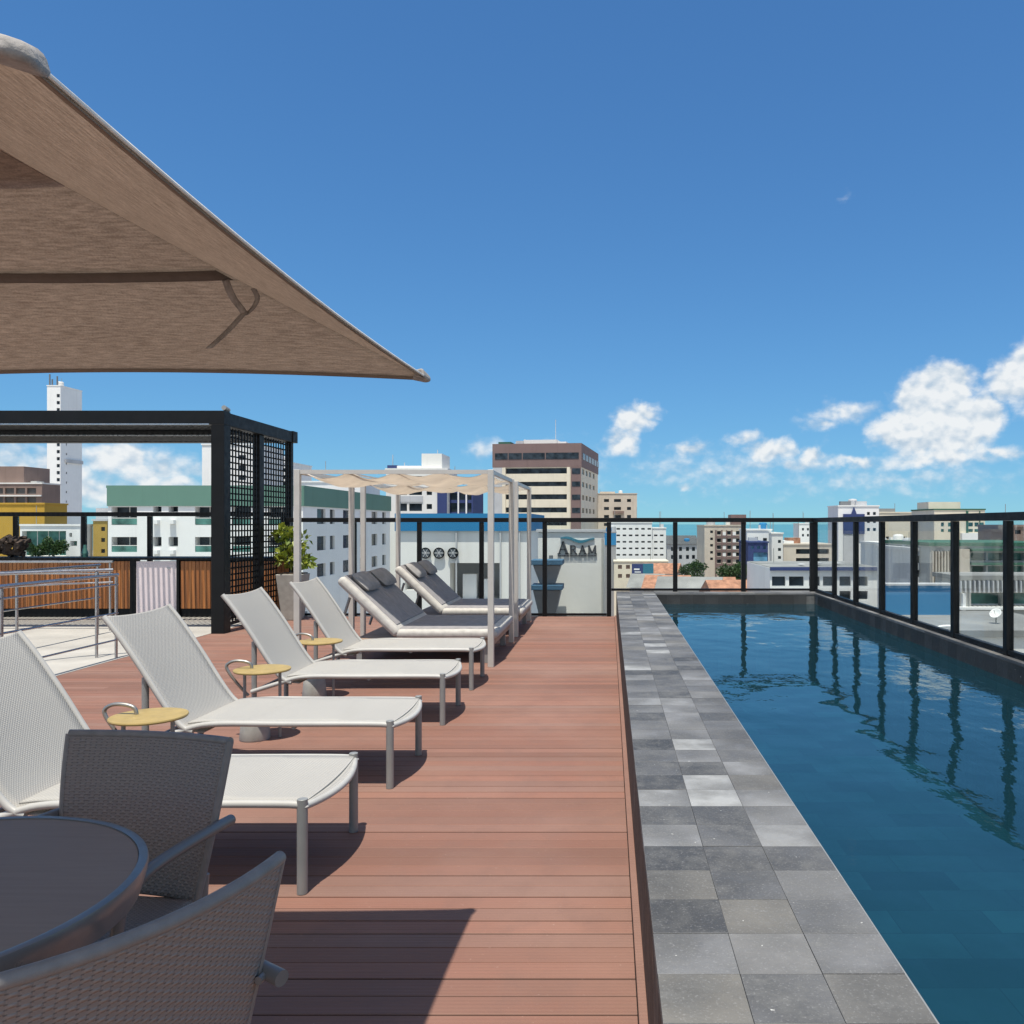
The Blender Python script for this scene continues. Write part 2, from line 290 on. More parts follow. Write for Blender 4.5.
# ------------------------------------------------------------------ mesh helpers
class MB:
    def __init__(s): s.v = []; s.f = []; s.uv = {}
    def quad(s, a, b, c, d):
        n = len(s.v); s.v += [tuple(a), tuple(b), tuple(c), tuple(d)]; s.f.append((n, n+1, n+2, n+3)); return s
    def box(s, x0, x1, y0, y1, z0, z1):
        return s.hexa([(x0,y0,z0),(x1,y0,z0),(x1,y1,z0),(x0,y1,z0)], [(x0,y0,z1),(x1,y0,z1),(x1,y1,z1),(x0,y1,z1)])
    def hexa(s, lo, hi):
        n = len(s.v); k = len(lo); s.v += [tuple(p) for p in lo]+[tuple(p) for p in hi]
        s.f.append(tuple(n+i for i in reversed(range(k)))); s.f.append(tuple(n+k+i for i in range(k)))
        for i in range(k): j = (i+1) % k; s.f.append((n+i, n+j, n+k+j, n+k+i))
        return s
    def prism(s, pts, d0, d1, axis='y'):
        """outline (a,b) extruded along an axis"""
        mk = {'y': lambda a, b, d: (a, d, b), 'x': lambda a, b, d: (d, a, b), 'z': lambda a, b, d: (a, b, d)}[axis]
        return s.hexa([mk(a, b, d0) for a, b in pts], [mk(a, b, d1) for a, b in pts])
    def tube(s, pts, r, seg=10, closed=False, r2=None, cap=True):
        pts = [Vector(p) for p in pts]; n0 = len(s.v); k = len(pts); up = None
        for i, p in enumerate(pts):
            if closed: t = pts[(i+1) % k]-pts[i-1]
            else: t = pts[min(i+1, k-1)]-pts[max(i-1, 0)]
            t.normalize()
            if up is None:
                up = Vector((0, 0, 1)) if abs(t.z) < .9 else Vector((0, 1, 0))
            sd = t.cross(up).normalized(); up = sd.cross(t).normalized()
            rr = r if r2 is None else r+(r2-r)*i/max(1, k-1)
            for j in range(seg):
                a = 2*math.pi*j/seg; s.v.append(tuple(p+sd*math.cos(a)*rr+up*math.sin(a)*rr))
        for i in range(k if closed else k-1):
            for j in range(seg):
                a = n0+i*seg+j; b = n0+i*seg+(j+1) % seg; c = n0+((i+1) % k)*seg+(j+1) % seg; d = n0+((i+1) % k)*seg+j
                s.f.append((a, b, c, d))
        if not closed and cap:
            s.f.append(tuple(n0+j for j in reversed(range(seg)))); s.f.append(tuple(n0+(k-1)*seg+j for j in range(seg)))
        return s
    def lathe(s, prof, cx=0, cy=0, seg=32):
        n0 = len(s.v)
        for (r, z) in prof:
            for j in range(seg):
                a = 2*math.pi*j/seg; s.v.append((cx+r*math.cos(a), cy+r*math.sin(a), z))
        for i in range(len(prof)-1):
            for j in range(seg):
                s.f.append((n0+i*seg+j, n0+i*seg+(j+1) % seg, n0+(i+1)*seg+(j+1) % seg, n0+(i+1)*seg+j))
        s.f.append(tuple(n0+j for j in reversed(range(seg)))); s.f.append(tuple(n0+(len(prof)-1)*seg+j for j in range(seg)))
        return s
    def grid(s, fn, nu, nv, uvfn=None):
        n0 = len(s.v)
        for i in range(nu+1):
            for j in range(nv+1):
                u, v = i/nu, j/nv
                if uvfn: s.uv[len(s.v)] = uvfn(u, v)
                s.v.append(tuple(fn(u, v)))
        for i in range(nu):
            for j in range(nv):
                a = n0+i*(nv+1)+j; s.f.append((a, a+nv+1, a+nv+2, a+1))
        return s
    def build(s, name, m, parent=None, smooth=False, bevel=0, solid=0, sub=0, loc=None, seg=2):
        me = bpy.data.meshes.new(name); me.from_pydata(s.v, [], s.f)
        if s.uv:
            l = me.uv_layers.new(name='UVMap')
            for lp in me.loops: l.data[lp.index].uv = s.uv.get(lp.vertex_index, (0, 0))
        bm = bmesh.new(); bm.from_mesh(me); bmesh.ops.recalc_face_normals(bm, faces=bm.faces); bm.to_mesh(me); bm.free()
        if smooth:
            me.polygons.foreach_set('use_smooth', [True]*len(me.polygons)); me.set_sharp_from_angle(angle=R(42))
        me.materials.append(m); o = bpy.data.objects.new(name, me); col.objects.link(o); o.parent = parent
        if loc: o.location = loc
        if solid:
            q = o.modifiers.new('thick', 'SOLIDIFY'); q.thickness = solid; q.offset = 0
        if bevel:
            q = o.modifiers.new('bevel', 'BEVEL'); q.width = bevel; q.segments = seg; q.limit_method = 'ANGLE'; q.angle_limit = R(35)
            me.polygons.foreach_set('use_smooth', [True]*len(me.polygons)); me.set_sharp_from_angle(angle=R(180)); q.harden_normals = True
        if sub:
            q = o.modifiers.new('sub', 'SUBSURF'); q.levels = q.render_levels = sub
        return o
def B(*a): return MB().box(*a)
def tag(o, label=None, cat=None, group=None, kind=None):
    if label: o['label'] = label
    if cat: o['category'] = cat
    if group: o['group'] = group
    if kind: o['kind'] = kind
    return o
def thing(name, label, cat, loc=(0, 0, 0), rz=0, group=None):
    o = bpy.data.objects.new(name, None); o.empty_display_size = .2; col.objects.link(o); o.location = loc; o.rotation_euler = (0, 0, rz)
    return tag(o, label, cat, group)
def copy_tree(o, parent=None):
    c = o.copy(); col.objects.link(c)
    if parent: c.parent = parent
    for ch in [q for q in bpy.data.objects if q.parent == o]: copy_tree(ch, c)
    return c
def clone(o, loc, rz, label):
    c = copy_tree(o); c.location = loc; c.rotation_euler = (0, 0, rz); c['label'] = label; return c
def curve(pts, n=6):
    """Catmull-Rom through points"""
    P = [Vector(p) for p in pts]; out = []
    for i in range(len(P)-1):
        a, b, c, d = P[max(i-1, 0)], P[i], P[i+1], P[min(i+2, len(P)-1)]
        for k in range(n):
            t = k/n; out.append(.5*((2*b)+(c-a)*t+(2*a-5*b+4*c-d)*t*t+(3*b-3*c+d-a)*t**3))
    return out+[P[-1]]

# ------------------------------------------------------------------ terrace, pool
Zc = .404; YF = 13.6; DX0, DX1 = -5.45, .088
mb = MB(); y = -3.0; bw, gap = .101, .004; r_ = random.Random(3)
while y < YF-.02:
    cuts = [DX0, -4.6+r_.choice((0, 1.1, 2.2)), DX1]; gap = r_.choice((.003, .004, .005, .006, .008))
    for a, b in zip(cuts[:-1], cuts[1:]): mb.box(a+.0004, b-.0006, y, min(y+bw-gap, YF), -.026, r_.uniform(-.0006, .0006))
    y += bw
tag(mb.build('deck', m_deck, bevel=.002, seg=1), kind='structure')
tag(B(DX1+.002, .118, -3, YF, -.03, .012).build('deck_edge_board', m_deck, bevel=.002), kind='structure')
tag(B(-14, .2, -4, YF+.14, -.5, -.03).build('terrace_slab', m_subdeck), kind='structure')
tag(B(-14, 3.62, -4, YF+.14, -18, -1.3).build('building_body', m_grey), kind='structure')
tag(MB().box(-14, DX0-.012, -3, YF+.1, -.03, .0).build('terrace_floor', m_concfloor), kind='structure')
# coping
T = .2014; cx0, cx1 = .118, .118+3*T; mb = MB(); y = -3
while y < YF:
    for i in range(3): mb.box(cx0+i*T+.0003, cx0+(i+1)*T-.0003, y+.0005, min(y+T, YF)-.0005, Zc-.025, Zc+r_.uniform(-.0008, .0008))
    y += T
PXR, PYF = 3.25, 13.2
y = -3
while y < YF: mb.box(PXR, PXR+.25, y+.001, min(y+.4, YF)-.001, Zc-.025, Zc); y += .4
x = cx1
while x < PXR-.01: mb.box(x+.001, min(x+.4, PXR)-.001, PYF, YF-.001, Zc-.025, Zc); x += .4
tag(B(cx1-.0002, cx1+.004, -2.8, PYF, Zc-.012, Zc-.002).build('pool_edge_strip', m_greytube), kind='structure')  # pale strip standing for the lit, lime-crusted rounded inner edge of the tiles
tag(mb.build('pool_coping', m_coping, bevel=.001, seg=1), kind='structure')
tag(MB().box(cx0+.006, cx1-.006, -3, YF, -1.25, Zc-.027).box(PXR+.006, PXR+.24, -3, YF, -1.25, Zc-.027).box(cx1, PXR, PYF+.006, YF-.004, -1.25, Zc-.027).box(cx1, PXR, -3, -2.8, -1.25, Zc-.027).build('pool_shell', m_grout), kind='structure')
mb = MB(); mu = MB(); mdry = mb
for (ax) in ('deckside', 'left', 'right', 'far'):
    for k in range(-15, 68):
        a = k*.2; b = a+.198
        for r2 in range(8):
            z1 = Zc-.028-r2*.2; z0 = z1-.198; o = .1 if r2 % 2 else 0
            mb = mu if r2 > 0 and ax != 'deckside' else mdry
            if ax == 'far':
                xa, xb = cx1+(k+15)*.2, cx1+(k+15)*.2+.198
                if xb < PXR+.02: mb.box(xa, xb, PYF-.002, PYF+.005, z0, z1)
            elif b < PYF+(.4 if ax == 'deckside' else -.01):
                if ax == 'deckside':
                    if r2 < 2: mb.box(cx0+.0, cx0+.005, a, b, z0, z1)
                elif ax == 'left': mb.box(cx1-.005, cx1+.002, a, b, z0, z1)
                else: mb.box(PXR-.002, PXR+.005, a, b, z0, z1)
tag(mdry.build('pool_wall', m_poolstone), kind='structure'); tag(mu.build('pool_wall', m_poolbright), kind='structure')
tag(B(cx1, PXR, -2.8, PYF, -1.3, -1.0).build('pool_floor', m_poolfloor), kind='structure')
WZ = Zc-.17
tag(MB().quad((cx1-.004, -2.8, WZ), (PXR+.004, -2.8, WZ), (PXR+.004, PYF+.004, WZ), (cx1-.004, PYF+.004, WZ)).build('pool_water', m_water), kind='structure')

# ------------------------------------------------------------------ railings
def railing(name, label, pts, ztop, zbase, big=(), skip=()):
    """pts: post positions along a straight run; zbase(i) floor under post i"""
    root = thing(name, label, 'railing', (0, 0, 0)); d = (Vector(pts[-1])-Vector(pts[0])).normalized(); n = Vector((-d.y, d.x))
    root.location = (pts[0][0], pts[0][1], 0); o = Vector(pts[0])
    def P(p, z): q = Vector(p)-o; return Vector((q.x, q.y, z))
    def bar(a, b, w, z0, z1):
        a = Vector(a); b = Vector(b); w = n*w/2
        c = [a-w, b-w, b+w, a+w]; return MB().hexa([P(q, z0) for q in c], [P(q, z1) for q in c])
    a, b = Vector(pts[0])-d*.04, Vector(pts[-1])+d*.04
    bar(a, b, .075, ztop-.07, ztop).build('top_rail', m_black, root, bevel=.004)
    for i, p in enumerate(pts):
        if i in skip: continue
        w = .062 if i in big else .036; p = Vector(p)
        bar(p-d*w, p+d*w, .06, zbase(i, 0), ztop-.071).build('post', m_black, root, bevel=.003)
    for i in range(len(pts)-1):
        a, b = Vector(pts[i])+d*(.064 if i in big else .038), Vector(pts[i+1])-d*(.064 if i+1 in big else .038); z = zbase(i, 1)
        bar(a, b, .05, z+.012, z+.05).build('bottom_rail', m_black, root)
        bar(a, b, .012, z+.051, ztop-.072).build('glass_pane', m_glass, root)
    return root
fx = [X_(p, YF) for p in (289, 355, 420, 482, 545, 609, 675, 743, 813)]
railing('glass_railing', 'black framed glass railing across the far end of deck and pool', [(x, YF-.04) for x in fx], 1.6,
        lambda i, s: Zc if (fx[i] > .05 or (s and i >= 5)) else 0, big=(8,))
ry = [13.48]+[13.42-1.075*k for k in range(1, 14)]
railing('glass_railing', 'black framed glass railing along the right side of the pool', [(fx[-1]+.01, y) for y in ry], 1.598, lambda i, s: Zc, skip=(0,))
lx = [X_(p, 14.1) for p in (-255, -187, -119, -51, 16, 84, 150, 217, 284)]
railing('glass_railing', 'black framed glass railing behind the wooden bar counter', [(x, 14.1) for x in lx], 1.7, lambda i, s: 0)
tag(B(-14, -5.2, 13.75, 14.4, -.5, -.004).build('terrace_ledge', m_slab), kind='structure')

# ------------------------------------------------------------------ pergola, counter, handrails, planter
PG = (-5.36, 11.5)
pg = thing('pergola', 'black metal pergola with slatted roof and lattice side screen over the bar', 'pergola', (PG[0], PG[1], 0))
def post(x, y, w=.1, d=.1): B(x-w, x+w, y-d, y+d, 0, 2.86).build('post', m_black, pg, bevel=.005)
B(-.075, .105, -.1, .1, 0, 2.86).build('post', m_black, pg, bevel=.005); post(0, 1.27, .05, .08); post(0, 2.5, .05, .05); post(-8.3, 0); post(-8.3, 2.5)
for y0 in (0, 2.5): B(-8.4, .105, y0-.1, y0+.1, 2.862, 3.05).build('beam', m_black, pg, bevel=.005)
for x0 in (0, -8.3): B(x0-.09, x0+.09, .102, 2.398, 2.862, 3.04).build('beam', m_black, pg, bevel=.005)
B(-8.2, -.1, .8, .9, 2.80, 2.866).build('beam', m_black, pg); B(-8.2, -.1, .794, .799, 2.80, 2.812).build('trim_strip', m_steel, pg)
B(-8.2, -.1, -.106, -.101, 2.855, 2.872).build('trim_strip', m_steel, pg)
for k in range(96):
    x = -8.15+k*.0835; B(x, x+.04, .105, 2.395, 2.87, 2.945).build('roof_slat', m_black, pg)
for (a, b) in ((.105, 1.185), (1.355, 2.445)):
    mb = MB(); y = a+.02
    while y < b-.015: mb.box(.02, .034, y, y+.021, .12, 2.85); y += .098
    z = .16
    while z < 2.84: mb.box(.004, .018, a, b, z, z+.021); z += .088
    mb.box(-.0, .034, a, b, .08, .118).build('lattice_panel', m_black, pg)
    mb = MB()
MB().tube([(.0, .12, 3.12), (.0, .25, 3.1)], .035, 10).build('spotlight', m_greytube, pg)
ct = thing('bar_counter', 'wooden slatted bar counter with black top under the pergola', 'counter', (-9.5, 13.45, 0))
def slats(x0, x1, nm):
    mb = MB(); x = x0
    while x < x1-.02: mb.box(x, x+.052, -.012, .012, .14, .90); x += .06
    mb.build(nm, m_wood, ct)
cx = lambda p: X_(p, 13.45)+9.5
xs = [cx(-240), cx(131), cx(137), cx(177), cx(180), cx(290)]
slats(xs[0], xs[1], 'slat_front'); slats(xs[4]+.02, xs[5], 'slat_front')
B(xs[0], xs[2]-.002, .014, .1, .0, .92).build('carcass', m_black, ct); B(xs[3]+.002, xs[5], .014, .1, .0, .92).build('carcass', m_black, ct)
B(xs[2]-.10, xs[2]-.004, -.03, .012, .0, .92).build('jamb', m_black, ct); B(xs[3]+.004, xs[3]+.05, -.03, .012, 0, .92).build('jamb', m_black, ct)
B(xs[0], xs[5]+.05, -.06, .5, .922, .96).build('countertop', m_black, ct, bevel=.004)
mb = B(xs[2], xs[3], -.02, .02, .03, .90); x = xs[2]+.05
mb.box(xs[2]+.02, xs[3]-.02, -.024, -.0205, .05, .86)
dr = mb.build('door', m_panel, ct); B(xs[3]-.14, xs[3]-.09, -.045, -.022, .78, .80).build('handle', m_steel, dr)
tag(MB().lathe([(.045, .96), (.05, 1.02), (.03, 1.1), (.02, 1.16)], 0, 0, 14).build('glass_vase', m_wing, loc=(X_(83, 13.6), 13.65, 0)), 'small dark vase with flowers standing on the black bar top', 'vase')
# heap on the counter at the left edge
mb = MB(); q = random.Random(5)
for k in range(30):
    x = q.uniform(-.2, .2); z = q.uniform(.03, .34)*(1-abs(x)*1.6); a = q.uniform(0, 3.1); l = q.uniform(.06, .16); yy = q.uniform(-.1, .12); t_ = q.uniform(-.04, .05)
    mb.tube([(x-l*math.cos(a), yy-l*math.sin(a), z-t_), (x+.01, yy+.01, z+.015), (x+l*math.cos(a), yy+l*math.sin(a), z+t_)], q.uniform(.025, .055), 7, r2=q.uniform(.02, .045))
tag(mb.build('log_pile', m_roofdk2, loc=(X_(10, 13.6), 13.66, .962), smooth=True), 'dark brown heap of logs on the left end of the bar top', 'log pile')
def handrail(label, pts, heights, posts):
    p0 = pts[0]; root = thing('handrail', label, 'handrail', (p0[0], p0[1], 0), group='steel ramp handrails')
    for i, h in enumerate(heights):
        MB().tube([(x-p0[0], y-p0[1], h) for x, y in pts], .019 if i == 0 else .010, 10).build('rail', m_steel, root, smooth=True)
    for (x, y) in posts: MB().tube([(x-p0[0], y-p0[1], 0), (x-p0[0], y-p0[1], heights[0]-.02)], .016, 10).build('post', m_steel, root, smooth=True)
handrail('nearest steel ramp handrail, along the edge of the red deck', [(-5.53, 9.4), (-5.53, 8.4), (-5.53, 5.2)], (.93, .82, .5, .2), [(-5.53, 9.37), (-5.53, 7.6), (-5.53, 5.8)])
handrail('middle steel ramp handrail, one step behind the deck edge one', [(-5.62, 9.46), (-6.0, 9.2), (-6.7, 8.3), (-7.6, 7.2)], (.98, .84), [(-5.75, 9.37), (-6.7, 8.3), (-7.55, 7.25)])
handrail('rear steel ramp handrail, in front of the slatted bar', [(-6.95, 11.4), (-6.95, 10.2), (-6.95, 8.2)], (.94, .80, .5, .25), [(-6.95, 11.35), (-6.95, 9.8), (-6.95, 8.3)])
handrail('rearmost steel handrail, running crosswise before the slatted bar', [(-6.98, 11.75), (-8.4, 11.75), (-10.5, 11.75)], (.97, .80), [(-7.02, 11.75), (-8.9, 11.75)])
pl = thing('potted_plant', 'yellow green shrub in a tall grey planter beside the lattice screen', 'plant', (X_(293, 13.1), 13.1, 0))
MB().hexa([(-.13, -.13, 0), (.13, -.13, 0), (.13, .13, 0), (-.13, .13, 0)], [(-.2, -.2, .72), (.2, -.2, .72), (.2, .2, .72), (-.2, .2, .72)]).build('planter', m_base, pl, bevel=.012)
B(-.17, .17, -.17, .17, .715, .735).build('soil', m_bark, pl)
def leaves(mb, c, n, rad, size, q, thick=.9):
    for k in range(n):
        d = Vector((q.gauss(0, 1), q.gauss(0, 1), q.gauss(0, 1))).normalized(); p = Vector(c)+Vector((d.x*rad[0], d.y*rad[1], d.z*rad[2]))*q.random()**(1/2.4)*thick
        t = (d+Vector((q.gauss(0, .7), q.gauss(0, .7), q.gauss(.1, .7)))).normalized(); s_ = t.cross(Vector((q.gauss(0, 1), q.gauss(0, 1), q.gauss(0, 1)))).normalized()
        l = size*q.uniform(.6, 1.3); w = l*.33; nn = t.cross(s_)*l*.08
        n0 = len(mb.v); mb.v += [tuple(p), tuple(p+t*l*.45+s_*w+nn), tuple(p+t*l), tuple(p+t*l*.45-s_*w+nn)]; mb.f.append((n0, n0+1, n0+2, n0+3))
q = random.Random(11); lf = MB(); st = MB()
for k in range(11):
    a = q.uniform(0, 6.28); r = q.uniform(.06, .25); h = q.uniform(.92, 1.40)
    tip = Vector((r*math.cos(a), r*math.sin(a), h)); st.tube(curve([(0, 0, .72), (tip.x*.4, tip.y*.4, .72+(h-.72)*.55), tuple(tip)], 4), .012, 6, r2=.005)
    leaves(lf, tip, 34, (.13, .13, .13), .11, q)
st.build('stem', m_bark, pl); lf.build('foliage', m_leafy, pl)

# ------------------------------------------------------------------ loungers
def lounger():
    root = thing('sun_lounger', '', 'sun lounger', (0, 0, 0), group='white woven sun loungers in a row'); w = .34
    prof = curve([(.012, 0, .352), (.004, 0, .366), (-.04, 0, .371), (-.4, 0, .372), (-.8, 0, .370), (-1.05, 0, .372), (-1.16, 0, .362)], 6)
    back = curve([(-1.07, 0, .312), (-1.17, 0, .335), (-1.26, 0, .43), (-1.425, 0, .685), (-1.55, 0, .865), (-1.635, 0, .972)], 7)
    def sling(name, pr, sag, endcurve=0, n=40):
        L = [0]
        for a, b in zip(pr[:-1], pr[1:]): L.append(L[-1]+(b-a).length)
        def at_(u):
            f = u*(len(pr)-1); i = min(int(f), len(pr)-2); return pr[i].lerp(pr[i+1], f-i), L[i]+(L[i+1]-L[i])*(f-i), (pr[i+1]-pr[i]).normalized()
        def fn(u, v):
            p, _, t = at_(u); y = (v*2-1)*(w-.012); k = 1-(2*v-1)**2; nrm = Vector((-t.z, 0, t.x)); nrm = nrm if nrm.z > 0 or nrm.x > 0 else -nrm
            s_ = sag*math.sin(math.pi*min(1, u*1.0+.0)**.8)
            q = p-nrm*k*abs(s_)
            if name == 'back_sling': q = q-Vector((-.45, 0, .8))*(.02*k*max(0, u-.6)/.4)
            else: q = q+Vector((.052, 0, -.012))*k*max(0, 1-u*3.2)**1.5
            return (q.x, y, q.z)
        return MB().grid(fn, n, 12, lambda u, v: (at_(u)[1], v*2*w)).build(name, m_sling, root, smooth=True, solid=.009)
    sling('seat_sling', prof, .012); sling('back_sling', back, .02)
    MB().tube([(.008+.052*(1-(j/8)**2), w*.97*j/8, .352-.012*(1-(j/8)**2)) for j in range(-8, 9)], .015, 10).build('end_rail', m_whitepost, root, smooth=True)
    for s in (-1, 1):
        y = s*w
        MB().tube(curve([(.0, y, .345), (-.05, y, .362), (-.6, y, .362), (-1.02, y, .36), (-1.2, y, .318), (-1.42, y, .25)], 6), .0165, 10).build('side_rail', m_whitepost, root, smooth=True)
        MB().tube([(p.x, y, p.z) for p in back[4:]], .0165, 10).build('back_rail', m_whitepost, root, smooth=True)
        MB().tube([(0, y, 0), (0, y, .385)], .0215, 14).build('leg', m_greytube, root, smooth=True, bevel=.003)
        MB().tube([(-1.41, y*.93, 0), (-1.41, y*.93, .62)], .019, 12).build('leg', m_greytube, root, smooth=True)
    MB().tube([(-1.41, w*.93, .25), (-1.41, -w*.93, .25)], .013, 8).build('cross_bar', m_greytube, root, smooth=True)
    MB().tube([(-.55, w, .345), (-.55, -w, .345)], .013, 8).build('cross_bar', m_greytube, root, smooth=True)
    return root
L0 = lounger(); labs = ['nearest white woven sun lounger, its head end behind the dark chair', 'second nearest white woven sun lounger, with ochre side table by its head',
    'third white woven sun lounger, between two ochre side tables', 'fourth white woven sun lounger, right in front of the cabana']
for i, y in enumerate((3.39, 4.74, 6.23, 7.54)):
    loc = (-1.245+(i == 1)*.005, y+.34, 0)
    if i == 0: L0.location = loc; L0['label'] = labs[0]
    else: clone(L0, loc, R((0, -.6, .5, .3)[i]), labs[i])
# side tables
def side_table():
    root = thing('side_table', '', 'side table', group='round ochre side tables between loungers')
    MB().lathe([(.165, .472), (.186, .476), (.19, .484), (.188, .49), (.175, .492), (.02, .489)], 0, 0, 48).build('tabletop', m_gold, root, smooth=True)
    for (x, y) in ((-.10, -.06), (.11, .03)): MB().tube([(x, y, .003), (x, y, .473)], .011, 10).build('leg', m_greytube, root, smooth=True)
    MB().tube(curve([(-.1, .02, .30), (-.17, .02, .38), (-.235, .02, .47), (-.245, .02, .515), (-.20, .02, .542), (-.13, .02, .54), (-.085, .02, .52), (-.075, .02, .474)], 6), .0105, 10).build('handle', m_alu, root, smooth=True)
    MB().lathe([(.098, .0), (.102, .012), (.088, .16), (.08, .175), (.03, .18)], -.05, 0, 36).build('base', m_base, root, smooth=True)
    return root
S0 = side_table()
for i, (x, y, l) in enumerate(((-2.43, 4.41, 'ochre side table nearest the dark chair, between first and second lounger'), (-2.42, 5.83, 'middle ochre side table, between second and third lounger'), (-2.50, 7.22, 'farthest ochre side table, next to the cabana post'))):
    if i == 0: S0.location = (x, y, 0); S0['label'] = l
    else: clone(S0, (x, y, 0), R((0, 6, -8)[i]), l)

# ------------------------------------------------------------------ cabanas with daybeds
def cabana():
    root = thing('cabana', '', 'cabana', group='light framed shade cabanas'); w, d, H = 1.015, .92, 2.07; p = .031
    for x in (-w, w):
        for y in (-d, d): B(x-p, x+p, y-p, y+p, 0, H).build('post', m_cabpost, root, bevel=.004)
    for y in (-d, d): B(-w+p, w-p, y-.018, y+.018, H-.045, H-.002).build('beam', m_cabpost, root)
    for x in (-w, w): B(x-.018, x+.018, -d+p, d-p, H-.046, H-.003).build('beam', m_cabpost, root)
    nw = 4
    for k in range(1, nw): x = -w+2*w*k/nw; B(x-.01, x+.01, -d+.02, d-.02, H-.04, H-.02).build('rod', m_cabpost, root)
    q = random.Random(4); sg = [.085, .07, .08, .07]
    def fn(u, v):
        x = -w+.03+u*(2*w-.06); k = min(nw-1, int(u*nw)); t = u*nw-k; y = -d+.03+v*(2*d-.06)
        return (x, y, H-.018-sg[k]*(1-(2*t-1)**2)*(.85+.25*math.sin(v*5+k*2.1))-.045*math.sin(v*math.pi)+.003*math.sin(x*23+y*9))
    MB().grid(fn, 64, 24).build('canopy', m_canopy, root, smooth=True, solid=.003)
    return root
def daybed():
    root = thing('daybed', '', 'daybed', group='cushioned double daybeds'); d = .74; x1 = .98; xh = -.12; hx, hz = -.76, .875
    # frame and legs
    MB().box(xh-.45, x1-.04, -d+.03, d-.03, .20, .262).build('frame', m_teak, root, bevel=.006)
    for x in (x1-.12, xh-.40):
        for y in (-d+.09, d-.09): B(x-.03, x+.03, y-.03, y+.03, 0, .198).build('leg', m_greytube, root, bevel=.004)
    for y in (-d+.12, d-.12): MB().tube([(hx+.12, y, .70), (hx-.02, y, .26)], .016, 8).build('strut', m_greytube, root)
    t = .10; n = Vector((hz-.30, 0, -(hx-xh))).normalized(); n = Vector((abs(n.x), 0, abs(n.z)))
    m = B(xh, x1, -d, d, .266, .266+t).build('seat_mattress', m_cushw, root, bevel=.045, seg=4)
    MB().box(xh+.01, x1-.10, -d+.085, -.006, .266+t-.02, .266+t+.010).box(xh+.01, x1-.10, .006, d-.085, .266+t-.02, .266+t+.010).build('grey_panel', m_cushion, m, bevel=.012, seg=3)
    a = Vector((xh-.005, 0, .27)); b = Vector((hx, 0, hz)); u = (b-a)
    def slab(y0, y1, o0, o1, s0, s1, mb):
        P = lambda s, o, y: tuple(a+u*s+n*o+Vector((0, y, 0)))
        return mb.hexa([P(s0, o0, y0), P(s1, o0, y0), P(s1, o0, y1), P(s0, o0, y1)], [P(s0, o1, y0), P(s1, o1, y0), P(s1, o1, y1), P(s0, o1, y1)])
    m = slab(-d, d, 0, t, 0, 1, MB()).build('back_mattress', m_cushw, root, bevel=.045, seg=4)
    mb = MB(); slab(-d+.085, -.006, t-.02, t+.010, .10, .985, mb); slab(.006, d-.085, t-.02, t+.010, .10, .985, mb); mb.build('grey_panel', m_cushion, m, bevel=.012, seg=3)
    root['pil'] = 0
    return root, a, u, n, t
CY = [8.76+.92, 11.1+.92]; CX = -2.253
C0 = cabana(); C0.location = (CX, CY[0], 0); C0['label'] = 'nearer light framed cabana with scalloped cream canopy, beside the fourth lounger'
clone(C0, (CX, CY[1], 0), 0, 'farther light framed cabana with scalloped cream canopy, next to the far railing')
D0, a, u, n, t = daybed(); del D0['pil']; D0.location = (CX+.08, CY[0], 0); D0['label'] = 'nearer cream and dark grey double daybed with raised back, in the first cabana'
clone(D0, (CX+.12, CY[1]-.1, 0), 0, 'farther cream and dark grey double daybed with raised back, by the far railing')
def pillow(loc, label):
    def fn(s, v):
        x = (s*2-1); y = (v*2-1); return x, y
    mb = MB(); N_ = 14
    for sg in (1, -1):
        mb.grid(lambda s, v: ((s-.5)*.27*(1-.06*(2*v-1)**2), (v-.5)*.52*(1-.05*(2*s-1)**2), sg*.058*(max(0, 1-(2*s-1)**4)*max(0, 1-(2*v-1)**4))**.6), N_, N_)
    o = mb.build('pillow', m_pillow, smooth=True); o.data.set_sharp_from_angle(angle=R(180))
    tag(o, label, 'pillow', 'dark grey pillows on the daybeds')
    z = n; x = u.normalized(); y = z.cross(x); o.matrix_world = Matrix.Translation(loc) @ Matrix((x, y, z)).transposed().to_4x4(); return o
for i, (cy, ox, w) in enumerate(((CY[0], CX+.08, 'first'), (CY[1]-.1, CX+.12, 'second'))):
    for s, nm in ((-.36, 'near'), (.36, 'far')):
        p = Vector((ox, cy+s, 0))+a+u*.80+n*(t+.05)
        pillow(p, f'grey pillow on the {nm} half of the {"nearer" if i == 0 else "farther"} daybed')

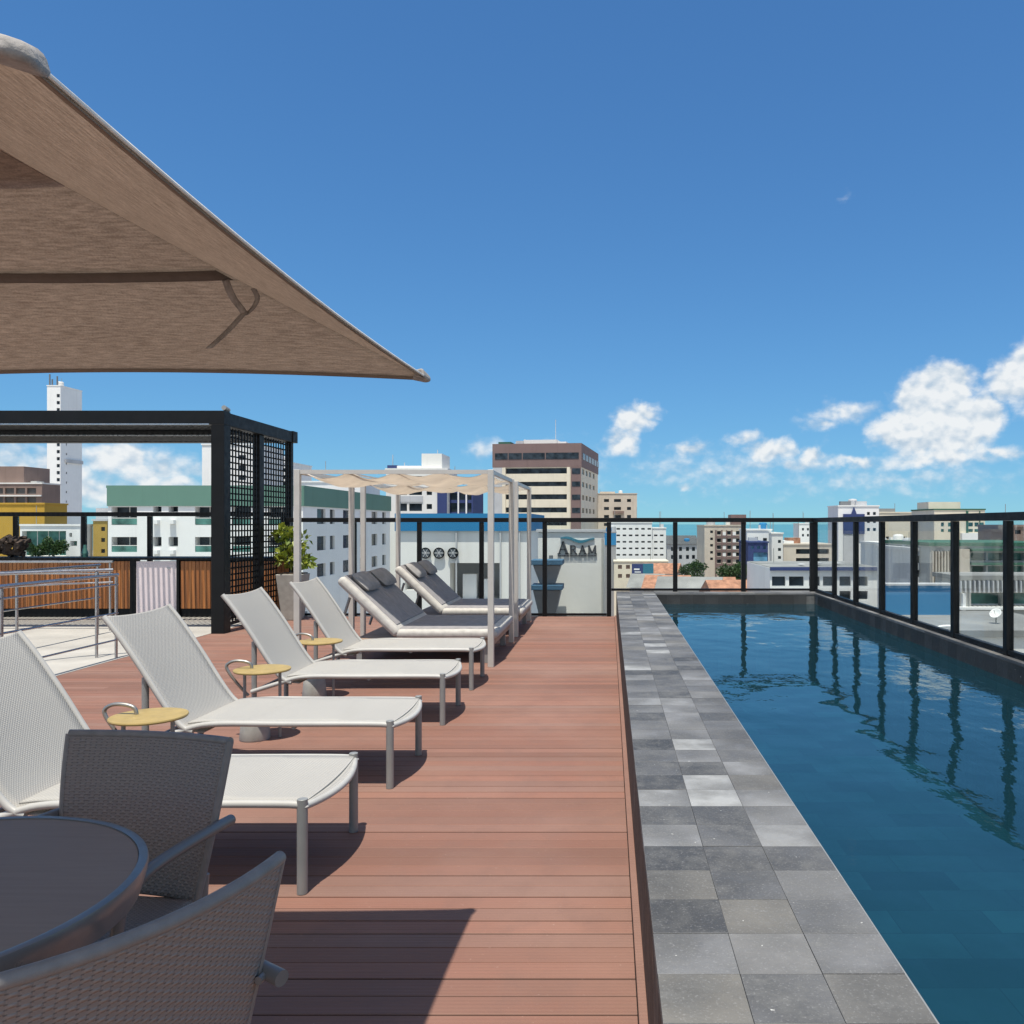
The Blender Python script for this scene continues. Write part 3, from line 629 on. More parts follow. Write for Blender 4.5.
# ------------------------------------------------------------------ dining table, chairs, parasol
TC = (-1.50, 1.72)
tb = thing('dining_table', 'round grey dining table with dark wood-grain top under the parasol', 'table', (*TC, 0))
MB().lathe([(.462, .722), (.462, .7285), (.03, .7285)], 0, 0, 96).build('tabletop', m_table, tb, smooth=True)
MB().lathe([(.44, .655), (.468, .66), (.480, .70), (.484, .722), (.482, .7305), (.474, .733), (.4635, .7315), (.4632, .72)], 0, 0, 96).build('rim', m_tablefr, tb, smooth=True)
for k in range(4):
    c_, s_ = math.cos(k*1.5708+.6), math.sin(k*1.5708+.6); MB().tube([(.38*c_, .38*s_, 0), (.34*c_, .34*s_, .68)], .02, 12).build('leg', m_tablefr, tb, smooth=True)
def chair():
    root = thing('armchair', '', 'chair', group='dark woven armchairs at the round table')
    def bk(u, v):
        x = (v*2-1); z = .44+u*.426; y = -.215-.075*u-.03*u*u+.05*x*x*(.35+.65*u)
        hw = .212+.053*u+.008*math.sin(u*3.1); zz = z+(.012*(x*x) if u > .95 else 0)*0+.006*x*x*u
        return (x*hw, y, zz)
    MB().grid(bk, 30, 24, lambda u, v: (u*.45, v*.5)).build('backrest', m_chair, root, smooth=True, solid=.018)
    MB().tube([bk(1, k/24) for k in range(25)], .0125, 12).build('top_trim', m_chairtrim, root, smooth=True)
    for s in (0, 1): MB().tube([bk(k/16, s) for k in range(17)], .0105, 10).build('side_trim', m_chairtrim, root, smooth=True)
    def st(u, v):
        x = v*2-1; y = -.21+u*.45; return (x*(.205+.035*u), y, .435+.015*u-.012*(1-x*x)-(.03*max(0, u-.85)/.15))
    MB().grid(st, 20, 16, lambda u, v: (u*.45, v*.46)).build('seat', m_chair, root, smooth=True, solid=.022)
    MB().tube([st(1, k/16) for k in range(17)], .013, 10).build('front_trim', m_chairtrim, root, smooth=True)
    for s in (-1, 1):
        MB().tube(curve([(s*.265, -.275, .645), (s*.268, -.17, .648), (s*.272, 0, .645), (s*.272, .09, .632), (s*.262, .135, .595), (s*.25, .15, .48), (s*.248, .20, .0)], 6), .0155, 12).build('arm', m_chairtube, root, smooth=True)
        MB().tube(curve([(s*.205, -.235, .50), (s*.205, -.23, .40), (s*.215, -.25, .2), (s*.22, -.285, .0)], 4), .0165, 12).build('leg', m_chairtube, root, smooth=True)
        MB().tube([(s*.248, .165, .40), (s*.208, -.22, .40)], .012, 10).build('seat_rail', m_chairtube, root, smooth=True)
        MB().tube([(s*.262, -.235, .646), (s*.236, -.245, .646)], .008, 8).build('arm_bracket', m_chairtube, root, smooth=True)
    return root
A0 = chair(); A0.location = (-1.402, 2.19, 0); A0.rotation_euler = (0, 0, R(180-10)); A0['label'] = 'dark woven armchair behind the round table, its front facing the camera'
clone(A0, (-.985, 1.475, 0), math.atan2(.87, .49), 'dark woven armchair in the foreground corner, seen from behind its backrest')

UX0, UX1, UY0, UY1, UZ, UH = -2.48, -.585, .822, 2.70, 1.968, .46
uc = ((UX0+UX1)/2, (UY0+UY1)/2)
um = thing('parasol', 'large square taupe parasol overhead at the upper left', 'parasol', (uc[0], uc[1], 0))
hx, hy = (UX1-UX0)/2, (UY1-UY0)/2
corners = [(-hx, -hy), (hx, -hy), (hx, hy), (-hx, hy)]
mb = MB()
def prof(s): return UH*(s*.93+.07*s*s)
for k in range(4):
    a2, b2 = corners[k], corners[(k+1) % 4]
    def fn(u, v, a2=a2, b2=b2, k=k):
        x = a2[0]+(b2[0]-a2[0])*v; y = a2[1]+(b2[1]-a2[1])*v; s = u; k2 = 1-(2*v-1)**2
        bow = 1-.030*k2*(1-s); sag = .008*k2*math.sin(math.pi*s)
        return (x*(1-s)*bow, y*(1-s)*bow, UZ+prof(s)-sag+(.022*k2*(1-s)**2 if k == 2 else 0))
    mb.grid(fn, 36, 44, lambda u, v, k=k: (v*1.9*(1-u)+u*.95, u*1.05+k*3))
mb.build('canopy', m_cloth, um, smooth=True, solid=.0016)
def ring(s, lift, sh=1.0): return [(c_[0]*(1-s)*sh, c_[1]*(1-s)*sh, UZ+prof(s)+lift) for c_ in corners]
# overlapping top cap and a doubled seam band
mb = MB(); lo = ring(.76, .012, 1.02); ap = (0, 0, UZ+UH+.03)
for k in range(4):
    n0 = len(mb.v); mb.v += [lo[k], lo[(k+1) % 4], ap]; mb.f.append((n0, n0+1, n0+2))
mb.build('vent_cap', m_cloth, um, solid=.0016)
mb = MB(); A_, B_ = ring(.458, -.008, .996), ring(.492, -.008, .996)
for k in range(4):
    def fn(u, v, k=k):
        p = Vector(A_[k]).lerp(Vector(A_[(k+1) % 4]), v).lerp(Vector(B_[k]).lerp(Vector(B_[(k+1) % 4]), v), u); p.z -= .008*(1-(2*v-1)**2); return p
    if k == 2: mb.grid(fn, 2, 20, lambda u, v: (v, u*.03))
mb.build('seam_band', m_band, um, smooth=True, solid=.002)
mb = MB()
for k in range(4):
    a2, b2 = corners[k], corners[(k+1) % 4]
    def fn(u, v, a2=a2, b2=b2, k=k):
        s_ = .001+.017*u; bow = 1-.030*(1-(2*v-1)**2)*(1-s_); return ((a2[0]+(b2[0]-a2[0])*v)*(1-s_)*bow, (a2[1]+(b2[1]-a2[1])*v)*(1-s_)*bow, UZ+prof(s_)-.0045+(.022*(1-(2*v-1)**2) if k == 2 else 0))
    mb.grid(fn, 1, 40)
mb.build('edge_band', m_edge, um, smooth=True, solid=.0015)
hm = []
for k in range(4):
    a2, b2 = corners[k], corners[(k+1) % 4]
    for j in range(20):
        v = j/20; k2 = 1-(2*v-1)**2; bow = 1-.030*k2; hm.append(((a2[0]+(b2[0]-a2[0])*v)*bow, (a2[1]+(b2[1]-a2[1])*v)*bow, UZ+.003+(.022*k2 if k == 2 else 0)))
MB().tube(hm, .0030, 8, closed=True).build('hem', m_hem, um, smooth=True)
for k in range(4):
    c_ = Vector((*corners[k], UZ+.012))
    d_ = Vector((-c_.x, -c_.y, 0)).normalized(); p_ = Vector((*corners[k], UZ)); s_ = Vector((-d_.y, d_.x, 0))
    mb = MB().hexa([p_-d_*.004+s_*.015+Vector((0, 0, -.012)), p_-d_*.004-s_*.015+Vector((0, 0, -.012)), p_+d_*.045-s_*.045+Vector((0, 0, -.002)), p_+d_*.045+s_*.045+Vector((0, 0, -.002))],
                   [p_-d_*.004+s_*.013+Vector((0, 0, .009)), p_-d_*.004-s_*.013+Vector((0, 0, .009)), p_+d_*.045-s_*.035+Vector((0, 0, .030)), p_+d_*.045+s_*.035+Vector((0, 0, .030))])
    mb.build('corner_pocket', m_pocket, um, bevel=.01, seg=3)
# hanging tie straps at the inner crease
t0 = Vector((hx*(1-.475), hy*(1-.475), UZ+prof(.475)-.02))
def strap(pts, wdt):
    P = curve(pts, 6); sdv = Vector((.9, -.42, 0)).normalized()*wdt/2
    return MB().grid(lambda u, v: P[min(len(P)-1, int(round(u*(len(P)-1))))]+t0+sdv*(2*v-1), len(P)-1, 2, lambda u, v: (u*.2, v*.03)).build('tie_strap', m_pocket, um, smooth=True, solid=.002)
strap([(0, 0, 0), (.02, -.005, -.045), (.052, -.01, -.088), (.05, -.015, -.10), (.012, -.02, -.145), (-.03, -.03, -.19)], .026); strap([(.075, 0, -.022), (.088, -.005, -.05), (.078, -.01, -.078), (.058, -.012, -.098)], .018)
MB().tube([(0, 0, .1), (0, 0, UZ+UH+.06)], .02, 14).build('pole', m_alu, um, smooth=True)
MB().lathe([(.24, 0), (.24, .06), (.05, .09), (.03, .14)], 0, 0, 32).build('base', m_conc, um, smooth=True)
MB().lathe([(.02, UZ+UH+.03), (.03, UZ+UH+.06), (.012, UZ+UH+.10)], 0, 0, 16).build('finial', m_alu, um, smooth=True)

# ------------------------------------------------------------------ city
GZ = -18.0
tag(MB().quad((-3000, -300, GZ), (3000, -300, GZ), (3000, 620, GZ), (-3000, 620, GZ)).build('ground', m_ground), kind='structure')
tag(MB().quad((-40000, 600, GZ-.6), (40000, 600, GZ-.6), (40000, 45000, GZ-.6), (-40000, 45000, GZ-.6)).build('sea', m_sea), kind='structure')
def panel_grid(mb, M_, u0, u1, z0, z1, ops, rec):
    """flat wall with real openings and reveals; M_(u, d, z) maps to local space, d = depth into the wall"""
    us = sorted({u0, u1, *[o[0] for o in ops], *[o[2] for o in ops]}); zs = sorted({z0, z1, *[o[1] for o in ops], *[o[3] for o in ops]})
    for a, b in zip(us[:-1], us[1:]):
        for c_, d in zip(zs[:-1], zs[1:]):
            mu, mz = (a+b)/2, (c_+d)/2
            if any(o[0] < mu < o[2] and o[1] < mz < o[3] for o in ops): continue
            mb.quad(M_(a, 0, c_), M_(b, 0, c_), M_(b, 0, d), M_(a, 0, d))
    for (a, c_, b, d) in ops:
        mb.quad(M_(a, 0, c_), M_(b, 0, c_), M_(b, rec, c_), M_(a, rec, c_)); mb.quad(M_(a, 0, d), M_(b, 0, d), M_(b, rec, d), M_(a, rec, d))
        mb.quad(M_(a, 0, c_), M_(a, 0, d), M_(a, rec, d), M_(a, rec, c_)); mb.quad(M_(b, 0, c_), M_(b, 0, d), M_(b, rec, d), M_(b, rec, c_))
class Bld:
    def __init__(s, label, Y, depth, x0, x1, ytop, wall, front=(), side=None, sops=(), rec=.25, win=None, roof=None, yaw=0, metres=False, zb=None, srec=.25, name='building', cat='building', group=None, frame=None, cap=True):
        s.Y = Y
        if metres: w, X0, zt = x1-x0, x0, ytop
        else: X0 = X_(x0, Y); w = X_(x1, Y)-X0; zt = Z_(ytop, Y)
        zb = GZ if zb is None else zb
        s.X0, s.zb, s.w, s.h, s.depth = X0, zb, w, zt-zb, depth; s.px = not metres
        s.root = thing(name, label, cat, (X0, Y, zb), yaw, group); h = s.h; win = win or m_win
        ops = [s.r2(o) for o in front]; mb = MB()
        ops = [(max(.02, a), max(.02, b), min(w-.02, c_), min(h-.02, d)) for a, b, c_, d in ops]
        panel_grid(mb, lambda u, d, z: (u, d, z), 0, w, 0, h, ops, rec)
        so = list(sops)
        for sd in ('L', 'R'):
            X = 0 if sd == 'L' else w; sg = 1 if sd == 'L' else -1
            panel_grid(mb, lambda u, d, z, X=X, sg=sg: (X+sg*d, u, z), 0, depth, 0, h, so if side == sd else [], srec)
        mb.quad((0, depth, 0), (w, depth, 0), (w, depth, h), (0, depth, h)); mb.quad((0, 0, h), (w, 0, h), (w, depth, h), (0, depth, h))
        me = mb.build('wall', wall, s.root)
        bm = bmesh.new(); bm.from_mesh(me.data); bmesh.ops.remove_doubles(bm, verts=bm.verts, dist=.001); bmesh.ops.recalc_face_normals(bm, faces=bm.faces); bm.to_mesh(me.data); bm.free()
        for (a, b, c_, d) in ops: s.window(B(a-.01, c_+.01, rec-.005, rec+.03, b-.01, d+.01), win, a, b, c_, d, rec, frame)
        for (a, b, c_, d) in so:
            X = 0 if side == 'L' else w; sg = 1 if side == 'L' else -1; x0_, x1_ = sorted((X+sg*(srec-.005), X+sg*(srec+.03)))
            B(x0_, x1_, a-.01, c_+.01, b-.01, d+.01).build('window', win, s.root)
        if not cap and roof: B(.05, w-.05, .05, depth-.05, h+.003, h+.06).build('roof', roof, s.root)
        if cap: B(-.12, w+.12, -.12, depth+.12, h+.003, h+.25).build('parapet', roof or wall, s.root)
    def window(s, mb, win, a, b, c_, d, rec, frame):
        o = mb.build('window', win, s.root)
        if frame:
            n_ = max(1, round((c_-a)/1.3)); f = MB()
            for k in range(1, n_): x = a+(c_-a)*k/n_; f.box(x-.04, x+.04, rec-.05, rec-.006, b, d)
            f.box(a, c_, rec-.05, rec-.006, b+(d-b)*.0, b+.07).build('frame', frame, o)
    def r2(s, o):
        if not s.px: return o
        x0, y0, x1, y1 = o; return (X_(x0, s.Y)-s.X0, Z_(y1, s.Y)-s.zb, X_(x1, s.Y)-s.X0, Z_(y0, s.Y)-s.zb)
    def add(s, name, x0, y0, x1, y1, m, d0=-.3, d1=-.01, bevel=0):
        a, b, c_, d = s.r2((x0, y0, x1, y1)); return B(a, c_, d0, d1, b, d).build(name, m, s.root)
    def top(s, name, x0, y0, x1, m, d0=1, d1=4, y1=None):
        """a block standing on the roof"""
        a, b, c_, d = s.r2((x0, y0, x1, y1 if y1 else 0)); return B(a, c_, d0, d1, (s.h if y1 is None else b)+.252, d).build(name, m, s.root)
def rows(xs, ys): return [(x0, y0, x1, y1) for (y0, y1) in ys for (x0, x1) in xs]
# --- left of the pergola post
b = Bld('tall slim white tower with roof masts rising above the pergola', 260, 10.6, 47, 60.5, 386, m_white, rows([(56.6, 59.8)], [(k, k+3.4) for k in range(394, 500, 7)]), 'R', [(2.6, z_+17.2, 3.2, z_+17.9) for z_ in range(0, 38, 3)], win=m_win)
B(b.w+.005, b.w+.5, 2, 10.5, Z_(462.5, 262)-GZ, Z_(459, 262)-GZ).build('ledge', m_grey, b.root)
for k, (x, y) in enumerate(((48.5, 374), (51, 379), (56, 376))): b.top('mast', x, y, x+1.0, m_dgrey, .2, .5)
b = Bld('unfinished brick brown building with open floors at the left edge', 150, 5, -60, 42, 484, m_pink, rows([(-50+k*11, -41+k*11) for k in range(8)], [(488, 494), (497, 503)]), win=m_shade, roof=m_offw)
b.top('stair_block', -20, 466, 20, m_pink, 1, 8); b.add('slab_edge', -60, 495, 42, 496.4, m_offw); b.top('tank', 23, 480.5, 29, m_conc, 2, 4)
b = Bld('mustard yellow building in front of the unfinished brick one', 120, 5, -60, 44.5, 504.5, m_yellow, rows([(-50, -38), (-30, -18)], [(512, 520)]), win=m_win)
b = Bld('low white house with green glazed terrace left of ochre wall', 110, 2.7, 20, 80, 526, m_white, [(22, 531, 66, 556)]+[(69, 533, 72, 537), (70, 541, 77, 546)], win=m_wing, rec=.9, frame=m_offw)
b = Bld('narrow ochre building beside the green topped apartments', 112, 8, 93, 107, 521, m_ochre, rows([(101, 105)], [(527, 531), (538, 542), (549, 553)]), roof=m_grey)
b.top('roof_block', 93.5, 508, 106.5, m_grey, .5, 5)
# hedge behind the counter rail
mb = MB(); q = random.Random(21)
for k in range(12): leaves(mb, (k*.46, q.uniform(-.2, .2), q.uniform(.5, 1.9)), 150, (.6, .5, .7), .34, q)
hd = thing('hedge', 'dark green hedge on the glazed terrace behind the bar counter', 'hedge', (X_(24, 108), 108, Z_(556, 108)-.1)); mb.build('foliage', m_leaf, hd); B(-.3, 5.6, -.5, .5, -6, .0).build('planter', m_conc, hd)
# green topped apartment block
fr = rows([(111.5, 137), (195, 216)], [(507, 525), (537, 552), (567, 582)])+rows([(153, 161.5), (168.5, 178)], [(506.5, 512), (537, 546.5), (567, 576)])+rows([(232, 250), (268, 288)], [(507, 525), (537, 552)])
z83 = lambda y: Z_(y, 83)-GZ
so = [(v, z83(y1), v+dv, z83(y0)) for (v, dv) in ((4, 2.6), (8, 1.6), (12.5, 2.6), (19, 2.2), (24, 2.6), (29, 1.8)) for (y0, y1) in ((508, 524), (537, 552), (566, 580))]
b = Bld('white apartment block with green top band left of the cabana', 83, 33, 108, 303, 488, m_white, fr, 'R', so, rec=1.0, win=m_win, roof=m_green, frame=m_offw)
b.add('green_band', 107.6, 486, 303.4, 506, m_green, -.14, -.004)
a_, b_, c_, d_ = b.r2((108, 486, 303, 506)); B(b.w+.004, b.w+.14, -.1, 33.1, b_, d_).build('green_band', m_green, b.root)
for (x0, x1) in ((111.5, 137), (195, 216), (232, 250), (268, 288)):
    for y0 in (518.5, 546): b.add('balustrade', x0+.2, y0, x1-.2, y0+6, m_wing, .05, .12); b.add('balcony_rail', x0+.2, y0-.8, x1-.2, y0-.1, m_offw, .04, .14)
for x0 in (154, 170):
    for y0 in (520, 550): b.add('ac_unit', x0, y0, x0+6, y0+4, m_white, -.5, -.01)
b = Bld('plain white tower block behind the green topped apartments', 145, 12, 202, 256, 445, m_white, rows([(222, 228), (238, 246)], [(k, k+5) for k in range(455, 486, 10)]))
b = Bld('white balcony building seen through the lattice screen', 165, 12, 262, 290, 463, m_white, rows([(270, 287)], [(k, k+4) for k in range(468, 500, 7)]), rec=.8)
b = Bld('low white roof block peeking over the green apartments by the cabana', 128, 10, 300, 362, 482.5, m_white)
# --- behind the cabana
b = Bld('grey white apartment building with blue stripe behind the cabana', 120, 8, 386, 447, 470, m_offw, rows([(398, 407), (409, 422)], [(476, 481), (490, 495), (503.5, 511)])+rows([(426.5, 432)], [(478, 482), (490, 495), (504, 509)]), rec=.35)
b.top('roof_block', 420, 453, 440.5, m_offw, 1, 7); b.top('roof_rim', 396, 465.5, 420, m_white, .5, 7); b.top('blue_tank', 377+9.5, 465, 396, m_navy, .4, 4)
b.add('blue_stripe', 437.5, 470, 447, 560, m_navy, -.2, -.005); b.add('grey_band', 397, 496, 423, 502, m_grey, -.1, -.005)
for x, y in ((385.5, 453), (399, 461), (433, 448)): b.top('mast', max(x, 387), y, max(x, 387)+.5, m_grey, 3, 3.2)
b = Bld('dark blue glazed building right of the blue striped one', 122, 10, 448, 473, 489, m_navy, rows([(450, 457), (459.5, 465), (467.5, 471.5)], [(493, 500), (503, 512)]), win=m_win)
for x in (458, 466): b.add('pipe', x, 489, x+1.3, 530, m_white, -.35, -.05)
b = Bld('white neighbouring roof building with blue top band and round fans', 32, 7, 396, 527, 514, m_offw, [(450, 563, 500, 600), (405, 566, 420, 590)], rec=1.5, win=m_grey, cap=False)
b.add('blue_band', 395.5, 513.5, 527.2, 531, m_blueband, -.12, -.004)
a_, b_, c_, d_ = b.r2((396, 513.5, 527, 531)); B(b.w+.004, b.w+.12, -.1, 7.1, b_, d_).build('blue_band', m_blueband, b.root)
for k, x in enumerate((426, 439.5, 453.5)):
    c_ = b.r2((x, 553, x, 553)); r = 5*32/F; fan = MB(); pts = [(r*math.cos(i*.2618), r*math.sin(i*.2618)) for i in range(24)]
    f = fan.prism([(c_[0]+p, c_[1]+q_) for p, q_ in pts], -.10, -.003).build('fan', m_dgrey, b.root)
    MB().tube([(c_[0]+p, -.11, c_[1]+q_) for p, q_ in pts], .025, 6, closed=True).build('ring', m_black, f)
    mb = MB()
    for j in range(3): mb.tube([(c_[0]-r*math.cos(j*1.047), -.115, c_[1]-r*math.sin(j*1.047)), (c_[0]+r*math.cos(j*1.047), -.115, c_[1]+r*math.sin(j*1.047))], .012, 5)
    mb.build('guard', m_grey, f)
for x in (456, 500, 519): b.add('downpipe', x, 532, x+1.2, 600, m_grey, -.1, -.006)
for (x0, y0, x1) in ((460, 575, 474), (478, 580, 490)): b.add('counter_unit', x0, y0, x1, 600, m_white, .6, 1.2)
# brown topped office tower (turned a little)
yaw = math.atan2(-4.2, 36); Wd, Hh = 24.8, 23.5-GZ; zt = lambda y: Z_(y, 233)-GZ
Lc = Vector((-7.7, 230))-Vector((math.cos(yaw), math.sin(yaw)))*Wd
ff = [(3.6+2*0, zt(y1), 21.0, zt(y0)) for (y0, y1) in ((468.5, 474), (482, 486.5), (494.5, 499.5), (507.5, 512.5), (520, 525.5))]
so = [(v, zt(y1), v+4.2, zt(y0)) for v in (2, 9, 16, 24) for (y0, y1) in ((469, 474.5), (482, 487), (495, 500), (508, 513))]
b = Bld('cream striped office tower with brown top floors beyond the cabana', Lc.y, 36, Lc.x, Lc.x+Wd, 23.5, m_cream, ff, 'R', so, rec=.5, yaw=yaw, metres=True, roof=m_brown)
for (z0, z1) in ((zt(467.6), Hh+.3),):
    B(-.15, Wd+.15, -.16, -.005, z0, z1).build('brown_band', m_brown, b.root); B(Wd+.005, Wd+.16, 0, 36, z0, z1).build('brown_band', m_brown, b.root)
B(Wd-3.3, Wd+.1, -.3, -.006, 0, zt(467.8)).build('corner_bay', m_grey, b.root) if False else None
for a, b2 in ((.6, 4.2), (4.5, 8.2), (8.5, 14.7), (15, 24.2)): B(a, b2, -.24, -.165, zt(459.7), zt(453.4)).build('window', m_win, b.root)
for v in range(2, 33, 6): B(Wd+.165, Wd+.24, v, v+4.6, zt(459.7), zt(453.4)).build('window', m_win, b.root)
for u0 in (2.7, 20.9): B(u0, u0+.9, -.4, -.006, 0, zt(467.8)).build('pilaster', m_cream, b.root)
B(.0, 2.65, -.18, -.006, 0, zt(467.8)).build('grey_bay', m_grey, b.root)
B(22.0, Wd, -.2, -.006, 0, zt(467.8)).build('brown_bay', m_brown, b.root)
for (y0, y1) in ((469, 474.5), (482, 487), (495, 500), (508, 513)): B(22.3, Wd-.2, -.26, -.205, zt(y1), zt(y0)).build('window', m_win, b.root)
for (x0, x1, y0, y1, hh, m) in ((1, 4.5, 2, 6, .8, m_dkgreen), (5.5, 20, 4, 14, .9, m_white), (8, 17.5, 3, 9, 1.4, m_offw), (20.5, 24, 5, 12, .5, m_white), (6, 8, 2.4, 3.6, 1.1, m_grey)): B(x0, x1, y0, y1, Hh+.253, Hh+.25+hh).build('roof_unit', m, b.root)
for (x0, hh) in ((16, 8), (7, 2.5)): B(x0, x0+.12, 9, 9.25, Hh+.3, Hh+hh).build('mast', m_grey, b.root)
# sign wall
YW = 14.75
sw = thing('sign_wall', 'weathered white wall with dark letters beyond the far railing', 'wall', (X_(538, YW), YW, -3)); ww = X_(604.5, YW)-X_(538, YW)
B(0, ww, 0, .3, 0, Z_(532, YW)+3).build('wall', m_offw, sw); B(-.03, ww+.02, -.03, .33, Z_(532, YW)+3.002, Z_(531, YW)+3.03).build('coping', m_grey, sw)
MB().tube([(ww-.03, -.05, .5), (ww-.03, -.05, 4.25)], .022, 8).build('downpipe', m_whitepost, sw)
sg = thing('wall_sign', 'ARAM lettering with blue wave emblem on the white wall', 'sign', at(576.5, 549, YW-.003)); pu = YW/F
def stroke(mb, a, b_, w0): 
    a = Vector(a); b_ = Vector(b_); d = (b_-a).normalized(); n_ = Vector((-d.y, d.x))*w0/2
    mb.prism([tuple((a-n_)*pu), tuple((b_-n_)*pu), tuple((b_+n_)*pu), tuple((a+n_)*pu)], -.03, 0)
def letter(ch, x, h, w):
    mb = MB(); k = h/10; base = -5
    S = lambda x0, y0, x1, y1, t_: stroke(mb, (x+x0*w, base+y0*h), (x+x1*w, base+y1*h), t_*k)
    if ch == 'A': S(.12, 0, .5, 1, 1.0); S(.48, 1, .88, 0, 2.0); S(.25, .36, .75, .36, .9); S(0, .03, .3, .03, .7); S(.68, .03, 1.05, .03, .7)
    if ch == 'R':
        S(.2, 0, .2, 1, 1.9); S(.02, .03, .42, .03, .7); S(.05, .97, .5, .97, .8)
        pts = [(.5, .97), (.72, .9), (.78, .74), (.7, .58), (.5, .5), (.3, .5)]
        for p, q_ in zip(pts[:-1], pts[1:]): S(*p, *q_, 1.3)
        S(.48, .5, .9, .0, 1.8); S(.8, .03, 1.05, .03, .7)
    if ch == 'M': S(.12, 0, .16, 1, 1.0); S(.14, 1, .5, .1, 1.8); S(.5, .1, .86, 1, 1.0); S(.86, 1, .9, 0, 1.9); S(0, .03, .28, .03, .7); S(.75, .03, 1.05, .03, .7)
    mb.build('letter', m_ink, sg)
letter('A', -19, 12.5, 11); letter('R', -7, 8.6, 7.5); letter('A', 2, 8.6, 8); letter('M', 11, 8.6, 9)
mb = MB(); up_ = [(x, 10.5+1.3*math.sin((x+16)*.24)-.8*math.sin(x*.1)) for x in range(-16, 20, 2)]; dn = [(x, y-(2.3*(1-((x-1)/19)**2)+.7)) for x, y in up_]
for i in range(len(up_)-1): mb.prism([(p[0]*pu, p[1]*pu) for p in (dn[i], dn[i+1], up_[i+1], up_[i])], -.025, 0)
mb.build('wave_emblem', m_teal, sg)
mb = MB(); x = -18.0; q = random.Random(2)
while x < 19: wv_ = q.uniform(.5, 1.1); stroke(mb, (x, -6.6), (x+wv_, -6.6), 1.3); x += wv_+.55
mb.build('small_lettering', m_ink, sg)
MB().tube([(X_(551, YW-.1)-X_(538, YW), -.1, 2.2), (X_(551, YW-.1)-X_(538, YW), -.1, 3.95)], .035, 8).build('vent_pipe', m_dgrey, sw)
def pot(z, hb, label):
    r = thing('tapered_pot', label, 'pot', (X_(548, 14.3), 14.25, z)); k, q_ = .125, .235
    MB().hexa([(-k, -k, 0), (k, -k, 0), (k, k, 0), (-k, k, 0)], [(-q_, -q_, hb), (q_, -q_, hb), (q_, q_, hb), (-q_, q_, hb)]).build('body', m_dgrey2, r, bevel=.01)
    B(-.265, .265, -.265, .265, hb+.002, hb+.085).build('rim', m_slate, r, bevel=.008)
pot(-.12, .51, 'lower grey tapered pot with blue rim before the sign wall'); pot(.48, .33, 'upper grey tapered pot with blue rim, stacked on the lower one')
tag(B(-.9, .6, -.4, .4, -.4, 0).build('pot_shelf', m_slab, loc=(X_(548, 14.3), 14.25, -.121)), 'low concrete ledge under the two stacked tapered pots', 'ledge')
# --- straight ahead and to the right
b = Bld('salmon apartment block right of the brown topped tower', 265, 14, 596, 637, 494, m_beige, rows([(604, 609), (614, 621), (627, 631)], [(499, 502), (507, 510), (515, 518), (523, 526)]), rec=.4)
b.top('roof_block', 600, 491.5, 615, m_beige, 1, 7)
b.add('balcony', 613, 511, 624, 513.5, m_pink, -1, -.01)
b = Bld('bright white building with rows of tiny windows beyond the far railing', 200, 14, 608, 652, 523, m_white, rows([(616.5+k*6.2, 620+k*6.2) for k in range(6)], [(y, y+1.7) for y in (528, 534.5, 541, 547.5, 554)]), rec=.3)
b.top('tank', 643, 519.5, 649, m_dgrey, 2, 4)
b = Bld('bright white annex with tiny windows at the right of the white building', 201, 13, 652.2, 666, 528.5, m_white, rows([(654, 657.5), (660, 663.5)], [(y, y+1.7) for y in (534.5, 541, 547.5, 554)]), rec=.3)
b = Bld('dull grey wall with blue top panel left of the white building', 170, 6, 602, 616, 533, m_dgrey2, []); b.add('blue_panel', 602, 533, 616.2, 545, m_blue, -.1, -.005)
b = Bld('long low cream house with red windows under the white building', 165, 8, 614, 668, 562, m_cream, rows([(618+k*8, 622+k*8) for k in range(6)], [(565, 569), (574, 578)]), win=m_pink)
bb = thing('billboard', 'blue and teal billboard on posts below the white building', 'billboard', (X_(643, 120), 120, GZ)); hz = lambda y: Z_(y, 120)-GZ
B(-1.6, 0, 0, .3, hz(574), hz(564)).build('blue_panel', m_navy, bb); B(.005, 1.5, -.02, .3, hz(573.5), hz(563.5)).build('teal_panel', m_teal, bb)
for x in (-1.2, 1.1): B(x, x+.14, .1, .25, 0, hz(574)-.005).build('post', m_greytube, bb)
MB().box(-1.3, -.5, -.03, -.004, hz(570), hz(568.5)).box(-1.2, -.3, -.03, -.004, hz(572.5), hz(571.5)).build('white_marks', m_white, bb)
b = Bld('grey house with dark pitched roof left of the beige apartments', 220, 10, 667, 697, 544, m_grey, rows([(671, 674), (679, 682), (686, 689), (692, 695)], [(547, 551), (555, 559)]), cap=False)
MB().prism([(-.4, 0), (b.depth+.4, 0), (b.depth*.5, 2.2)], -.3, b.w+.3, 'x').build('roof', m_roofdk, b.root, loc=(0, 0, b.h+.005))
b = Bld('beige apartment building with brown balcony grid behind the pool end', 180, 15.5, 704.5, 742, 526, m_beige, rows([(710.2, 713)], [(y, y+2.6) for y in (530.5, 537.5, 544, 551, 557.5)])+rows([(717, 721), (727, 731), (736, 739.5)], [(y, y+3.6) for y in (531, 538.5, 545.5, 552.5, 559.5)]), rec=.4)
for x0, x1 in ((715, 716.6), (721.2, 722.4), (726, 727), (731.2, 732.4), (740, 742)): b.add('brown_pier', x0, 530, x1, 620, m_brown, -.25, -.005)
for y in (535.5, 542.6, 549.6, 556.6, 563.6): b.add('brown_spandrel', 716.7, y, 739.9, y+2, m_brown, -.2, -.005)
for x in (722.6, 732.6):
    for y in (532, 539, 546, 553): b.add('curtain_panel', x, y, x+3.2, y+3.3, m_white, -.1, -.005)
b.top('brown_roof_block', 732, 514.5, 747, m_brown, 1, 6)
